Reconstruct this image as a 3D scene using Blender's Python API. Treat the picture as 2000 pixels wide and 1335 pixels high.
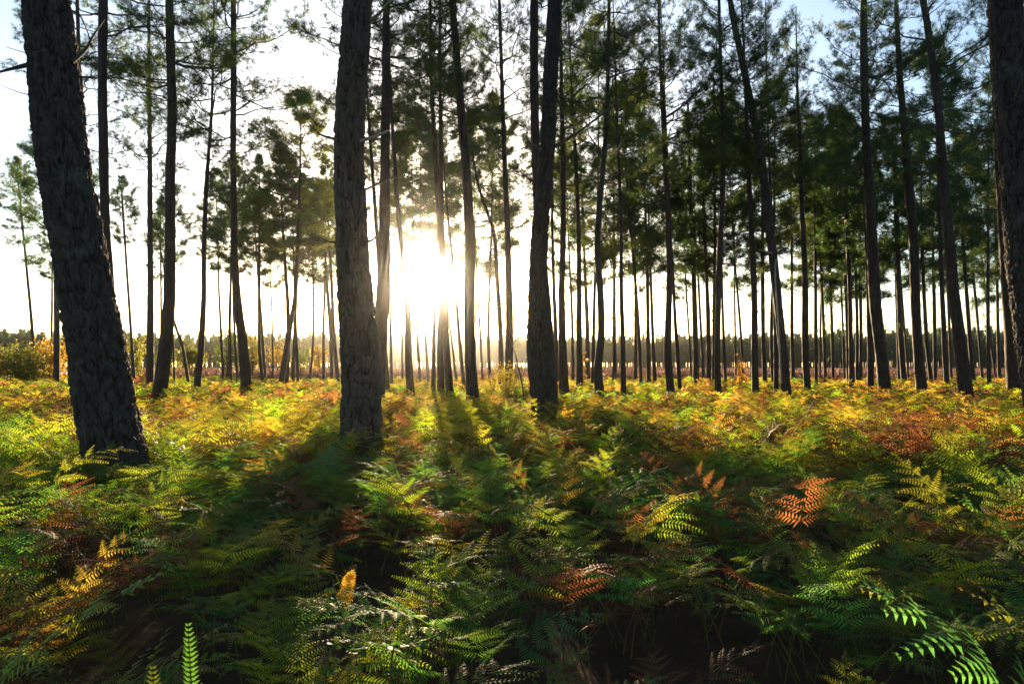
import bpy, math, random
import numpy as np
from mathutils import Vector, Matrix, Euler

R = math.radians
scene = bpy.context.scene
for o in list(bpy.data.objects):
    bpy.data.objects.remove(o)

# ------------------------------------------------------------------ camera, sky, sun, exposure
F = 1333.33            # focal length in photograph pixels (24 mm on 36 mm, 2000 px wide)
CAMZ = 1.5
PITCH = R(2.0)
cam_data = bpy.data.cameras.new("camera")
cam_data.lens = 24.0
cam_data.sensor_width = 36.0
cam_data.clip_start = 0.05
cam_data.clip_end = 9000
cam_data.dof.use_dof = True
cam_data.dof.focus_distance = 8.0
cam_data.dof.aperture_fstop = 9.0
cam = bpy.data.objects.new("camera", cam_data)
scene.collection.objects.link(cam)
cam.location = (0, 0, CAMZ)
cam.rotation_euler = (R(90) + PITCH, 0, 0)
scene.camera = cam

SUN_EL = R(7.1)
SUN_AZ = math.atan((838 - 1000) / F)      # from +Y towards +X
sun_dir = Vector((math.sin(SUN_AZ) * math.cos(SUN_EL), math.cos(SUN_AZ) * math.cos(SUN_EL), math.sin(SUN_EL)))

world = bpy.data.worlds.new("World")
scene.world = world
world.use_nodes = True
wn = world.node_tree
bg = wn.nodes["Background"]
sky = wn.nodes.new("ShaderNodeTexSky")
sky.sky_type = 'NISHITA'
sky.sun_disc = False
sky.sun_elevation = SUN_EL
sky.sun_rotation = SUN_AZ
sky.altitude = 0
sky.air_density = 0.9
sky.dust_density = 1.1
sky.ozone_density = 1.6
bg.inputs["Strength"].default_value = 0.095
wn.links.new(sky.outputs[0], bg.inputs["Color"])

sun_data = bpy.data.lights.new("sun", 'SUN')
sun_data.energy = 5.0
sun_data.angle = R(0.5)
sun_data.color = (1.0, 0.74, 0.44)
sun = bpy.data.objects.new("sun", sun_data)
scene.collection.objects.link(sun)
sun.location = sun_dir * 60
sun.rotation_euler = sun_dir.to_track_quat('Z', 'Y').to_euler()

vs = scene.view_settings
vs.view_transform = 'Standard'
vs.look = 'None'
vs.gamma = 1.0
vs.use_curve_mapping = False
vs.exposure = 2.05
HAZE_DENSITY = 0.00032
HAZE_G = 0.985

scene.render.engine = 'CYCLES'
cy = scene.cycles
cy.max_bounces = 4
cy.use_adaptive_sampling = True
cy.adaptive_threshold = 0.008
cy.diffuse_bounces = 2
cy.glossy_bounces = 1
cy.transmission_bounces = 3
cy.transparent_max_bounces = 4
cy.volume_bounces = 0
cy.use_denoising = True
cy.caustics_reflective = False
cy.caustics_refractive = False
cy.sample_clamp_indirect = 6.0

COL = scene.collection
SRC = bpy.data.collections.new("sources")      # instance sources, never linked to the scene
rnd = random.Random(11)

# ------------------------------------------------------------------ helpers
def at(px, py, Y):
    """point on the photograph's ray through (px,py) at forward distance Y"""
    u = (px - 1000) / F
    v = (667.5 - py) / F
    wy = math.cos(PITCH) - math.sin(PITCH) * v
    wz = math.sin(PITCH) + math.cos(PITCH) * v
    s = Y / wy
    return np.array([u * s, Y, CAMZ + wz * s])

def mesh(name, V, quads=None, tris=None, mats=(), midx=None, smooth=True, attrs=None):
    me = bpy.data.meshes.new(name)
    V = np.asarray(V, dtype=np.float32)
    nq = 0 if quads is None else len(quads)
    nt = 0 if tris is None else len(tris)
    loops, starts, tot = [], [], []
    if nq:
        q = np.asarray(quads, dtype=np.int32)
        loops.append(q.ravel()); starts.append(np.arange(nq) * 4); tot.append(np.full(nq, 4))
    if nt:
        t = np.asarray(tris, dtype=np.int32)
        loops.append(t.ravel()); starts.append(nq * 4 + np.arange(nt) * 3); tot.append(np.full(nt, 3))
    loops = np.concatenate(loops).astype(np.int32)
    me.vertices.add(len(V)); me.vertices.foreach_set("co", V.ravel())
    me.loops.add(len(loops)); me.loops.foreach_set("vertex_index", loops)
    me.polygons.add(nq + nt)
    me.polygons.foreach_set("loop_start", np.concatenate(starts).astype(np.int32))
    if midx is not None:
        me.polygons.foreach_set("material_index", np.asarray(midx, dtype=np.int32))
    me.polygons.foreach_set("use_smooth", np.full(nq + nt, smooth, dtype=bool))
    for m in mats:
        me.materials.append(m)
    if attrs:
        for k, a in attrs.items():
            at_ = me.attributes.new(k, 'FLOAT', 'POINT')
            at_.data.foreach_set("value", np.asarray(a, dtype=np.float32))
    me.update(calc_edges=True)
    return me

class MB:
    """collects vertices, quads and triangles with a material index each"""
    def __init__(s):
        s.V, s.Q, s.T, s.qm, s.tm, s.A, s.n, s.B, s.b = [], [], [], [], [], [], 0, [], 0.5
    def add(s, V, Q=None, T=None, m=0, a=0.0):
        V = np.asarray(V, float)
        s.V.append(V); s.B.append(np.full(len(V), s.b))
        s.A.append(np.broadcast_to(np.asarray(a, float), (len(V),)))
        if Q is not None and len(Q):
            s.Q.append(np.asarray(Q) + s.n); s.qm.append(np.full(len(Q), m))
        if T is not None and len(T):
            s.T.append(np.asarray(T) + s.n); s.tm.append(np.full(len(T), m))
        s.n += len(V)
    def tube(s, P, rad, n=5, m=0, a=0.0, cap=True):
        P = np.asarray(P, float); k = len(P)
        rad = np.broadcast_to(np.asarray(rad, float), (k,))
        T = np.gradient(P, axis=0)
        T /= np.linalg.norm(T, axis=1)[:, None] + 1e-9
        ref = np.array([0, 0, 1.0]) if abs(T[:, 2]).mean() < 0.8 else np.array([1.0, 0, 0])
        A = np.cross(T, ref); A /= np.linalg.norm(A, axis=1)[:, None] + 1e-9
        B = np.cross(T, A)
        th = np.arange(n) * 2 * math.pi / n
        V = P[:, None, :] + rad[:, None, None] * (A[:, None, :] * np.cos(th)[None, :, None] + B[:, None, :] * np.sin(th)[None, :, None])
        i = np.arange(k - 1)[:, None] * n; j = np.arange(n)[None, :]; j2 = (j + 1) % n
        Q = np.stack([i + j, i + j2, i + n + j2, i + n + j], -1).reshape(-1, 4)
        s.add(V.reshape(-1, 3), Q, None, m, a)
        if cap:
            e = V[-1]
            s.add(np.vstack([e, P[-1:]]), None, [[c, (c + 1) % n, n] for c in range(n)], m, a)
    def build(s, name, mats, smooth=True, attr=None):
        V = np.vstack(s.V)
        q = np.vstack(s.Q) if s.Q else None
        t = np.vstack(s.T) if s.T else None
        mi = np.concatenate(s.qm + s.tm)
        return mesh(name, V, q, t, mats, mi, smooth, {attr: np.concatenate(s.A), 'tone': np.concatenate(s.B)} if attr else None)

def obj(name, me, parent=None, loc=(0, 0, 0), rot=(0, 0, 0), sc=1.0, coll=None):
    o = bpy.data.objects.new(name, me)
    (coll or COL).objects.link(o)
    o.parent = parent
    o.location = loc; o.rotation_euler = rot
    o.scale = (sc, sc, sc) if not hasattr(sc, '__len__') else sc
    return o

def tag(o, label=None, cat=None, group=None, kind=None):
    if label: o["label"] = label
    if cat: o["category"] = cat
    if group: o["group"] = group
    if kind: o["kind"] = kind
    return o

def hsh(i, j, k):
    x = np.sin(i * 127.1 + j * 311.7 + k * 74.7) * 43758.5453
    return x - np.floor(x)

def vnoise(u, v, k=0, per=None):
    iu, iv = np.floor(u), np.floor(v)
    fu, fv = u - iu, v - iv
    fu = fu * fu * (3 - 2 * fu); fv = fv * fv * (3 - 2 * fv)
    w = (lambda a: np.mod(a, per)) if per else (lambda a: a)
    a = hsh(w(iu), iv, k); b = hsh(w(iu + 1), iv, k); c = hsh(w(iu), iv + 1, k); d = hsh(w(iu + 1), iv + 1, k)
    return (a * (1 - fu) + b * fu) * (1 - fv) + (c * (1 - fu) + d * fu) * fv

def cells(u, v, per, k=0):
    iu, iv = np.floor(u), np.floor(v)
    f1 = np.full(u.shape, 9.0); f2 = np.full(u.shape, 9.0); idv = np.zeros(u.shape)
    for di in (-1, 0, 1):
        for dj in (-1, 0, 1):
            ci, cj = iu + di, iv + dj
            w = np.mod(ci, per)
            px = ci + 0.15 + 0.7 * hsh(w, cj, k + 1); py = cj + 0.05 + 0.9 * hsh(w, cj, k + 2)
            d = np.hypot(px - u, py - v)
            hv = hsh(w, cj, k + 3)
            near = d < f1
            f2 = np.where(near, f1, np.minimum(f2, d))
            idv = np.where(near, hv, idv)
            f1 = np.where(near, d, f1)
    return f1, f2, idv

# ------------------------------------------------------------------ materials
def nodes(name):
    m = bpy.data.materials.new(name); m.use_nodes = True
    nt = m.node_tree
    return m, nt, nt.nodes, nt.links, nt.nodes["Principled BSDF"], nt.nodes["Material Output"]

def rampn(N, stops):
    r = N.new("ShaderNodeValToRGB")
    el = r.color_ramp.elements
    while len(el) > 1: el.remove(el[-1])
    el[0].position = stops[0][0]; el[0].color = (*stops[0][1], 1)
    for p, c in stops[1:]:
        e = el.new(p); e.color = (*c, 1)
    return r

def bark_material(name, plate, plate2, fissure, lichen, lich_amt, scale=1.0, lich_sc=2.2):
    m, nt, N, L, bs, out = nodes(name)
    tc = N.new("ShaderNodeTexCoord")
    mp = N.new("ShaderNodeMapping"); mp.inputs["Scale"].default_value = (1, 1, 0.28)
    L.new(tc.outputs["Object"], mp.inputs[0])
    n1 = N.new("ShaderNodeTexNoise"); n1.inputs["Scale"].default_value = 16 * scale; n1.inputs["Detail"].default_value = 6
    L.new(mp.outputs[0], n1.inputs["Vector"])
    r = rampn(N, [(0.25, plate), (0.75, plate2)]); L.new(n1.outputs[0], r.inputs[0])
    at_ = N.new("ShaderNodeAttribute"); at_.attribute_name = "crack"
    fm = N.new("ShaderNodeMixRGB"); L.new(at_.outputs["Fac"], fm.inputs[0]); L.new(r.outputs[0], fm.inputs[1]); fm.inputs[2].default_value = (*fissure, 1)  # fissures' own brown, darkened further: furrow shade put into the colour
    n2 = N.new("ShaderNodeTexNoise"); n2.inputs["Scale"].default_value = lich_sc; n2.inputs["Detail"].default_value = 8; n2.inputs["Roughness"].default_value = 0.72
    L.new(tc.outputs["Object"], n2.inputs["Vector"])
    lr = rampn(N, [(0.54, (0, 0, 0)), (0.68, (lich_amt,) * 3)]); L.new(n2.outputs[0], lr.inputs[0])
    lm = N.new("ShaderNodeMixRGB"); L.new(lr.outputs[0], lm.inputs[0]); L.new(fm.outputs[0], lm.inputs[1]); lm.inputs[2].default_value = (*lichen, 1)
    L.new(lm.outputs[0], bs.inputs["Base Color"])
    bs.inputs["Roughness"].default_value = 0.82
    bs.inputs["Specular IOR Level"].default_value = 0.35
    n3 = N.new("ShaderNodeTexNoise"); n3.inputs["Scale"].default_value = 55 * scale; n3.inputs["Detail"].default_value = 5; n3.inputs["Roughness"].default_value = 0.65
    L.new(mp.outputs[0], n3.inputs["Vector"])
    ad = N.new("ShaderNodeMath"); ad.operation = 'ADD'; L.new(n3.outputs[0], ad.inputs[0]); L.new(n1.outputs[0], ad.inputs[1])
    bp = N.new("ShaderNodeBump"); bp.inputs["Strength"].default_value = 0.85; bp.inputs["Distance"].default_value = 0.014
    L.new(ad.outputs[0], bp.inputs["Height"]); L.new(bp.outputs[0], bs.inputs["Normal"])
    return m

def leaf_material(name, c1, c2, c3, transl=0.5, rough=0.42, spec=0.5, tcol=None, tipcol=None, tone=False):
    """thin leaf: Principled front plus translucent back, colour varied by object and position"""
    m, nt, N, L, bs, out = nodes(name)
    oi = N.new("ShaderNodeObjectInfo")
    r = rampn(N, [(0.0, c1), (0.5, c2), (1.0, c3)]); L.new(oi.outputs["Random"], r.inputs[0])
    tc = N.new("ShaderNodeTexCoord")
    n = N.new("ShaderNodeTexNoise"); n.inputs["Scale"].default_value = 5.0; n.inputs["Detail"].default_value = 3
    L.new(tc.outputs["Object"], n.inputs["Vector"])
    hv = N.new("ShaderNodeHueSaturation")
    mr = N.new("ShaderNodeMapRange"); mr.inputs[1].default_value = 0.25; mr.inputs[2].default_value = 0.75; mr.inputs[3].default_value = 0.6; mr.inputs[4].default_value = 1.45
    L.new(n.outputs[0], mr.inputs[0]); L.new(mr.outputs[0], hv.inputs["Value"]); L.new(r.outputs[0], hv.inputs["Color"])
    col = hv.outputs[0]
    if tone:
        ta = N.new("ShaderNodeAttribute"); ta.attribute_name = "tone"
        tm_ = N.new("ShaderNodeMath"); tm_.operation = 'ADD'; L.new(ta.outputs["Fac"], tm_.inputs[0]); L.new(oi.outputs["Random"], tm_.inputs[1])
        fr = N.new("ShaderNodeMath"); fr.operation = 'FRACT'; tm7 = N.new("ShaderNodeMath"); tm7.operation = 'MULTIPLY'; tm7.inputs[1].default_value = 3.7
        L.new(tm_.outputs[0], tm7.inputs[0]); L.new(tm7.outputs[0], fr.inputs[0])
        mt = N.new("ShaderNodeMapRange"); mt.inputs[3].default_value = 0.55; mt.inputs[4].default_value = 1.5; L.new(fr.outputs[0], mt.inputs[0])
        mh = N.new("ShaderNodeMapRange"); mh.inputs[3].default_value = 0.475; mh.inputs[4].default_value = 0.52; L.new(fr.outputs[0], mh.inputs[0])
        h2v = N.new("ShaderNodeHueSaturation"); L.new(mt.outputs[0], h2v.inputs["Value"]); L.new(mh.outputs[0], h2v.inputs["Hue"]); L.new(col, h2v.inputs["Color"])
        col = h2v.outputs[0]
    if tipcol:
        a = N.new("ShaderNodeAttribute"); a.attribute_name = "tip"
        mu = N.new("ShaderNodeMath"); mu.operation = 'MULTIPLY'
        L.new(a.outputs["Fac"], mu.inputs[0]); L.new(oi.outputs["Random"], mu.inputs[1])
        nb = N.new("ShaderNodeTexNoise"); nb.inputs["Scale"].default_value = 6.5; nb.inputs["Detail"].default_value = 4
        vm = N.new("ShaderNodeVectorMath"); vm.operation = 'ADD'; L.new(tc.outputs["Object"], vm.inputs[0]); L.new(oi.outputs["Location"], vm.inputs[1]); L.new(vm.outputs[0], nb.inputs["Vector"])
        br_ = rampn(N, [(0.58, (0, 0, 0)), (0.72, (0.7, 0.7, 0.7))]); L.new(nb.outputs[0], br_.inputs[0])
        mxx = N.new("ShaderNodeMath"); mxx.operation = 'MAXIMUM'; L.new(mu.outputs[0], mxx.inputs[0]); L.new(br_.outputs[0], mxx.inputs[1])
        mu = mxx
        mx = N.new("ShaderNodeMixRGB"); L.new(mu.outputs[0], mx.inputs[0]); L.new(col, mx.inputs[1]); mx.inputs[2].default_value = (*tipcol, 1)
        col = mx.outputs[0]
    L.new(col, bs.inputs["Base Color"])
    bs.inputs["Roughness"].default_value = rough
    bs.inputs["Specular IOR Level"].default_value = spec
    tr = N.new("ShaderNodeBsdfTranslucent")
    tm = N.new("ShaderNodeMixRGB"); tm.blend_type = 'MULTIPLY'; tm.inputs[0].default_value = 1.0
    L.new(col, tm.inputs[1]); tm.inputs[2].default_value = (*(tcol or (1.9, 1.9, 1.0)), 1)
    L.new(tm.outputs[0], tr.inputs["Color"])
    mix = N.new("ShaderNodeMixShader"); mix.inputs[0].default_value = transl
    L.new(bs.outputs[0], mix.inputs[1]); L.new(tr.outputs[0], mix.inputs[2]); L.new(mix.outputs[0], out.inputs["Surface"])
    return m

M = {}
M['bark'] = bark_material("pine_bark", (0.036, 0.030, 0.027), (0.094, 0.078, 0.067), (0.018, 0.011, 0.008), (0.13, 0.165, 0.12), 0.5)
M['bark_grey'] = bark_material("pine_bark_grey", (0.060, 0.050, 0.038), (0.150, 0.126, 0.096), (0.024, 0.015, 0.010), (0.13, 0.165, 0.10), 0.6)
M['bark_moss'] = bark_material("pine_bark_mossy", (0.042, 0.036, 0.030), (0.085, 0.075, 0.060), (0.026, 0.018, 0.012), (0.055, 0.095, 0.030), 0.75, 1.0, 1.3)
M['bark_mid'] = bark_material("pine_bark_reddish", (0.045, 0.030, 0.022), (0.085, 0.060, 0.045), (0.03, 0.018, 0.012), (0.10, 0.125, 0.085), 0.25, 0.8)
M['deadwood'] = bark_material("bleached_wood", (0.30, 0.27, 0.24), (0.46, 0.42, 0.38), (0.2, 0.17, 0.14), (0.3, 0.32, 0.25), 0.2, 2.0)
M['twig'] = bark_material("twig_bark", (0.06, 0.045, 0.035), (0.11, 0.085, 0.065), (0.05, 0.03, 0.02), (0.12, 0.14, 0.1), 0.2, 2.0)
M['needle'] = leaf_material("pine_needles", (0.026, 0.066, 0.026), (0.038, 0.084, 0.032), (0.085, 0.115, 0.026), 0.48, 0.5, 0.35, (1.9, 1.7, 0.7))
M['needle_far'] = leaf_material("distant_pine_needles", (0.04, 0.075, 0.03), (0.05, 0.085, 0.035), (0.07, 0.10, 0.035), 0.3, 0.6, 0.2)
GRN = dict(green=((0.040, 0.145, 0.052), (0.058, 0.190, 0.046), (0.095, 0.225, 0.038)),
           lime=((0.15, 0.27, 0.030), (0.23, 0.33, 0.035), (0.33, 0.35, 0.040)),
           gold=((0.36, 0.31, 0.055), (0.40, 0.32, 0.06), (0.42, 0.27, 0.055)),
           rust=((0.105, 0.052, 0.032), (0.165, 0.078, 0.040), (0.23, 0.112, 0.050)))
for k, (a, b, c) in GRN.items():
    M['fern_' + k] = leaf_material("bracken_" + k, a, b, c, 0.58, 0.58, 0.13,
                                   {'green': (2.0, 1.9, 0.75), 'lime': (1.7, 1.6, 0.7), 'gold': (1.6, 1.35, 0.7), 'rust': (1.6, 1.2, 0.85)}[k],
                                   (0.26, 0.15, 0.05) if k in ('green', 'lime') else None, True)
M['stalk_green'] = leaf_material("bracken_stalk", (0.10, 0.12, 0.03), (0.14, 0.14, 0.04), (0.2, 0.13, 0.05), 0.1, 0.75, 0.15)
M['leaf_gold'] = leaf_material("autumn_leaves", (0.20, 0.20, 0.035), (0.30, 0.22, 0.04), (0.34, 0.17, 0.04), 0.55, 0.45, 0.4, (1.7, 1.5, 0.7))
M['leaf_olive'] = leaf_material("olive_leaves", (0.10, 0.14, 0.035), (0.16, 0.18, 0.045), (0.23, 0.22, 0.05), 0.5, 0.45, 0.4, (1.8, 1.7, 0.8))
M['bramble'] = leaf_material("bramble_leaves", (0.05, 0.12, 0.03), (0.08, 0.15, 0.03), (0.12, 0.17, 0.04), 0.45, 0.6, 0.15)
M['heather'] = leaf_material("heather", (0.10, 0.06, 0.05), (0.16, 0.085, 0.07), (0.20, 0.12, 0.07), 0.3, 0.6, 0.2, (1.4, 1.3, 1.2))

def ground_material():
    m, nt, N, L, bs, out = nodes("forest_floor")
    tc = N.new("ShaderNodeTexCoord")
    n = N.new("ShaderNodeTexNoise"); n.inputs["Scale"].default_value = 3.0; n.inputs["Detail"].default_value = 10; n.inputs["Roughness"].default_value = 0.7
    L.new(tc.outputs["Object"], n.inputs["Vector"])
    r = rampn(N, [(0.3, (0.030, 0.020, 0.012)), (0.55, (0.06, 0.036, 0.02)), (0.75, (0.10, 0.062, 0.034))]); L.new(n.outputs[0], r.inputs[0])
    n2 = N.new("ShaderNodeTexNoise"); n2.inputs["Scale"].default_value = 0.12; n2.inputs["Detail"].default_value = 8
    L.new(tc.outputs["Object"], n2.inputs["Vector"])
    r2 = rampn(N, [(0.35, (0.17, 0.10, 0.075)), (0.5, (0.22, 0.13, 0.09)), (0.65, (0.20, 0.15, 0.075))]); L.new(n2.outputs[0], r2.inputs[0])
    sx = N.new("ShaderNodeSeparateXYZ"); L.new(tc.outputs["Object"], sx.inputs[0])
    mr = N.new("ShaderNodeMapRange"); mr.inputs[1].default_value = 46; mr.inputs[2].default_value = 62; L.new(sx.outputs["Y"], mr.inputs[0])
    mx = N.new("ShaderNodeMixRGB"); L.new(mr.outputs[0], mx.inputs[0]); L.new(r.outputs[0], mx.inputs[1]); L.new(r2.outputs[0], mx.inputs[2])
    L.new(mx.outputs[0], bs.inputs["Base Color"]); bs.inputs["Roughness"].default_value = 0.95; bs.inputs["Specular IOR Level"].default_value = 0.15
    bp = N.new("ShaderNodeBump"); bp.inputs["Strength"].default_value = 0.9; bp.inputs["Distance"].default_value = 0.06
    L.new(n.outputs[0], bp.inputs["Height"]); L.new(bp.outputs[0], bs.inputs["Normal"])
    return m
M['ground'] = ground_material()

# ------------------------------------------------------------------ ground
def axis(lim, fine, n_fine):
    a = list(np.linspace(-fine, fine, n_fine))
    s = a[-1] - a[-2]
    while a[-1] < lim:
        s *= 1.18; a.append(a[-1] + s); a.insert(0, -a[-1])
    return np.array(a)
gx = axis(1500, 34, 90); gy = axis(1500, 34, 90)
GX, GY = np.meshgrid(gx, gy + 28)
def gz(x, y):
    x = np.asarray(x, float); y = np.asarray(y, float)
    a = (vnoise(x * 0.35 + 50, y * 0.35 + 50, 3) - 0.5) * 0.16 + (vnoise(x * 1.3 + 50, y * 1.3 + 50, 4) - 0.5) * 0.06
    return a * np.clip(1.6 - np.hypot(x, y - 28) / 60, 0, 1)
GV = np.stack([GX, GY, gz(GX, GY)], -1).reshape(-1, 3)
ny, nx = GX.shape
ii, jj = np.meshgrid(np.arange(ny - 1), np.arange(nx - 1), indexing='ij')
GQ = np.stack([ii * nx + jj, ii * nx + jj + 1, (ii + 1) * nx + jj + 1, (ii + 1) * nx + jj], -1).reshape(-1, 4)
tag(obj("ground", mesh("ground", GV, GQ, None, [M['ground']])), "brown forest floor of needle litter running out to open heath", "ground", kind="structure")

# ------------------------------------------------------------------ pine branches and crowns
def needle_tufts(mb, C, D, rng, n=15, length=0.17, width=0.010, m=0, spread=1.0):
    """tufts of single-triangle needles at points C pointing along D"""
    C = np.asarray(C); D = np.asarray(D)
    k = len(C)
    if k == 0: return
    d = rng.normal(size=(k, n, 3)); d /= np.linalg.norm(d, axis=2)[..., None]
    d = d * spread + D[:, None, :] * 0.85
    d /= np.linalg.norm(d, axis=2)[..., None]
    ln = length * rng.uniform(0.65, 1.25, size=(k, n, 1))
    side = np.cross(d, rng.normal(size=(k, n, 3))); side /= np.linalg.norm(side, axis=2)[..., None]
    b = C[:, None, :] + d * ln * 0.05 + rng.normal(size=(k, n, 3)) * 0.015
    tip = b + d * ln
    tip[..., 2] -= ln[..., 0] * 0.12
    w = width
    V = np.stack([b + side * w * 0.5, b - side * w * 0.5, tip], 2).reshape(-1, 3)
    T = np.arange(len(V)).reshape(-1, 3)
    mb.add(V, None, T, m)

def branch_shape(seed, length, dead=False, tuft_n=15, needle_w=0.010, twigs=9, n_side=5, base_r=0.028):
    """returns wood tubes and tuft positions of one pine branch along +X"""
    rng = np.random.default_rng(seed)
    k = 8
    t = np.linspace(0, 1, k)
    sag = rng.uniform(-0.12, 0.04); up = rng.uniform(0.10, 0.34) * (0.3 if dead else 1)
    wig = np.cumsum(rng.normal(size=k) * 0.035); wig2 = np.cumsum(rng.normal(size=k) * 0.025)
    P = np.stack([t * length, (wig - wig[0]) * length, (sag * np.sin(t * 3.1) + up * t ** 2.2) * length + (wig2 - wig2[0]) * length], 1)
    rad = base_r * (1 - 0.82 * t) * (length / 2.4) ** 0.7
    tubes = [(P, rad, n_side)]
    C, D = [], []
    nt = twigs if not dead else max(3, twigs // 2)
    for i in range(nt):
        q = rng.uniform(0.30, 0.98) if not dead else rng.uniform(0.25, 0.95)
        p = np.array([np.interp(q, t, P[:, c]) for c in range(3)])
        az = rng.choice([-1, 1]) * rng.uniform(0.45, 1.15)
        el = rng.uniform(-0.1, 0.65)
        d = np.array([math.cos(az) * math.cos(el), math.sin(az) * math.cos(el), math.sin(el)])
        tl = length * rng.uniform(0.14, 0.34) * (1.25 - 0.6 * q)
        tp = np.linspace(0, 1, 4)[:, None]
        PT = p + d * tl * tp + np.array([0, 0, 1.0]) * (tp ** 2) * tl * rng.uniform(0.0, 0.45) + np.cumsum(rng.normal(size=(4, 3)) * 0.025, 0) * tl * tp
        tubes.append((PT, 0.009 * (1 - 0.6 * tp[:, 0]), 3))
        if not dead:
            for f in (0.45, 0.7, 0.88, 1.0):
                if rng.random() < 0.86:
                    C.append(np.array([np.interp(f, tp[:, 0], PT[:, c]) for c in range(3)]) + rng.normal(size=3) * 0.03)
                    dd = PT[-1] - PT[-2]; D.append(dd / np.linalg.norm(dd))
                    if rng.random() < 0.5:
                        C.append(C[-1] + rng.normal(size=3) * 0.10); D.append(D[-1])
        elif rng.random() < 0.18:
            C.append(PT[-1]); D.append(d)
    if not dead:
        for f in (0.72, 0.82, 0.9, 0.96, 1.0):
            C.append(np.array([np.interp(f, t, P[:, c]) for c in range(3)])); dd = P[-1] - P[-2]; D.append(dd / np.linalg.norm(dd))
    return tubes, np.array(C).reshape(-1, 3), np.array(D).reshape(-1, 3)

LIVE, DEAD = [], []
for i in range(12):
    L0 = 2.4
    tubes, C, D = branch_shape(100 + i, L0, False, twigs=11)
    w = MB()
    for P, r, n in tubes: w.tube(P, r, n)
    nd = MB(); needle_tufts(nd, C, D, np.random.default_rng(i), n=18, length=0.19, width=0.0095)
    LIVE.append((w.build("pine_branch", [M['twig']]), nd.build("pine_branch_needles", [M['needle']], smooth=False)))
for i in range(6):
    tubes, C, D = branch_shape(200 + i, 1.7, True, twigs=8, base_r=0.018)
    w = MB()
    for P, r, n in tubes: w.tube(P, r, n)
    nd = None
    if len(C):
        nd = MB(); needle_tufts(nd, C, D, np.random.default_rng(50 + i), n=12, length=0.15)
        nd = nd.build("sparse_needles", [M['needle']], smooth=False)
    DEAD.append((w.build("dead_branch", [M['twig']]), nd))

def crown_profile(q):
    """relative branch length from crown base (q=0) to tip (q=1)"""
    return max(0.10, min(1.0, 0.55 + q * 1.9) * (1 - max(0, q - 0.25) / 0.75) ** 0.75)

def far_crown(seed, Hc, Rm, lo=3, hi=6):
    """whole crown for the trees further back: limbs plus needles in one mesh, along a straight axis"""
    rng = np.random.default_rng(seed)
    wood, C, D = MB(), [], []
    z = 0.0
    while z < Hc:
        q = z / Hc
        for b in range(rng.integers(lo, hi)):
            az = rng.uniform(0, 6.283); el = 0.05 + 0.75 * q + rng.normal() * 0.12
            ln = Rm * crown_profile(q) * rng.uniform(0.6, 1.15)
            tubes, c, d = branch_shape(int(rng.integers(1e6)), ln, False, twigs=int(5 + 4 * ln), n_side=3)
            Mx = np.array(Euler((0, -el, az)).to_matrix())
            for P, r, n in tubes[:5]:
                wood.tube(P @ Mx.T + [0, 0, z], r * 1.1, 3, 1, cap=False)
            C.append(c @ Mx.T + [0, 0, z]); D.append(d @ Mx.T)
        z += rng.uniform(0.36, 0.55)
    for b in range(7):     # bare lower limbs
        zz = -rng.uniform(0.2, 2.4); az = rng.uniform(0, 6.283)
        tubes, c, d = branch_shape(int(rng.integers(1e6)), rng.uniform(0.5, 1.3), True, n_side=3, base_r=0.016)
        Mx = np.array(Euler((0, rng.uniform(-0.5, 0.25), az)).to_matrix())
        for P, r, n in tubes[:3]: wood.tube(P @ Mx.T + [0, 0, zz], r, 3, 1, cap=False)
        if len(c): C.append(c @ Mx.T + [0, 0, zz]); D.append(d @ Mx.T)
    C.append(np.array([[0, 0, Hc], [0, 0, Hc - 0.15], [0.05, 0, Hc - 0.3]])); D.append(np.tile([0, 0, 1.0], (3, 1)))
    needle_tufts(wood, np.vstack(C), np.vstack(D), rng, n=11, length=0.21, width=0.0145, m=0)
    return wood.build("pine_crown", [M['needle'], M['twig']], smooth=False)
CROWNS = [far_crown(300 + i, 6.2, 2.1) for i in range(6)]
OPEN_CROWNS = [far_crown(320 + i, 6.2, 2.0, 2, 4) for i in range(6)]

# ------------------------------------------------------------------ trunks
def catmull(P, n):
    P = np.asarray(P, float)
    Q = np.vstack([2 * P[0] - P[1], P, 2 * P[-1] - P[-2]])
    seg = len(P) - 1
    out = []
    for s in np.linspace(0, seg - 1e-6, n):
        i = int(s); t = s - i
        a, b, c, d = Q[i], Q[i + 1], Q[i + 2], Q[i + 3]
        out.append(0.5 * (2 * b + (c - a) * t + (2 * a - 5 * b + 4 * c - d) * t * t + (3 * b - a - 3 * c + d) * t ** 3))
    return np.array(out)

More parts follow.
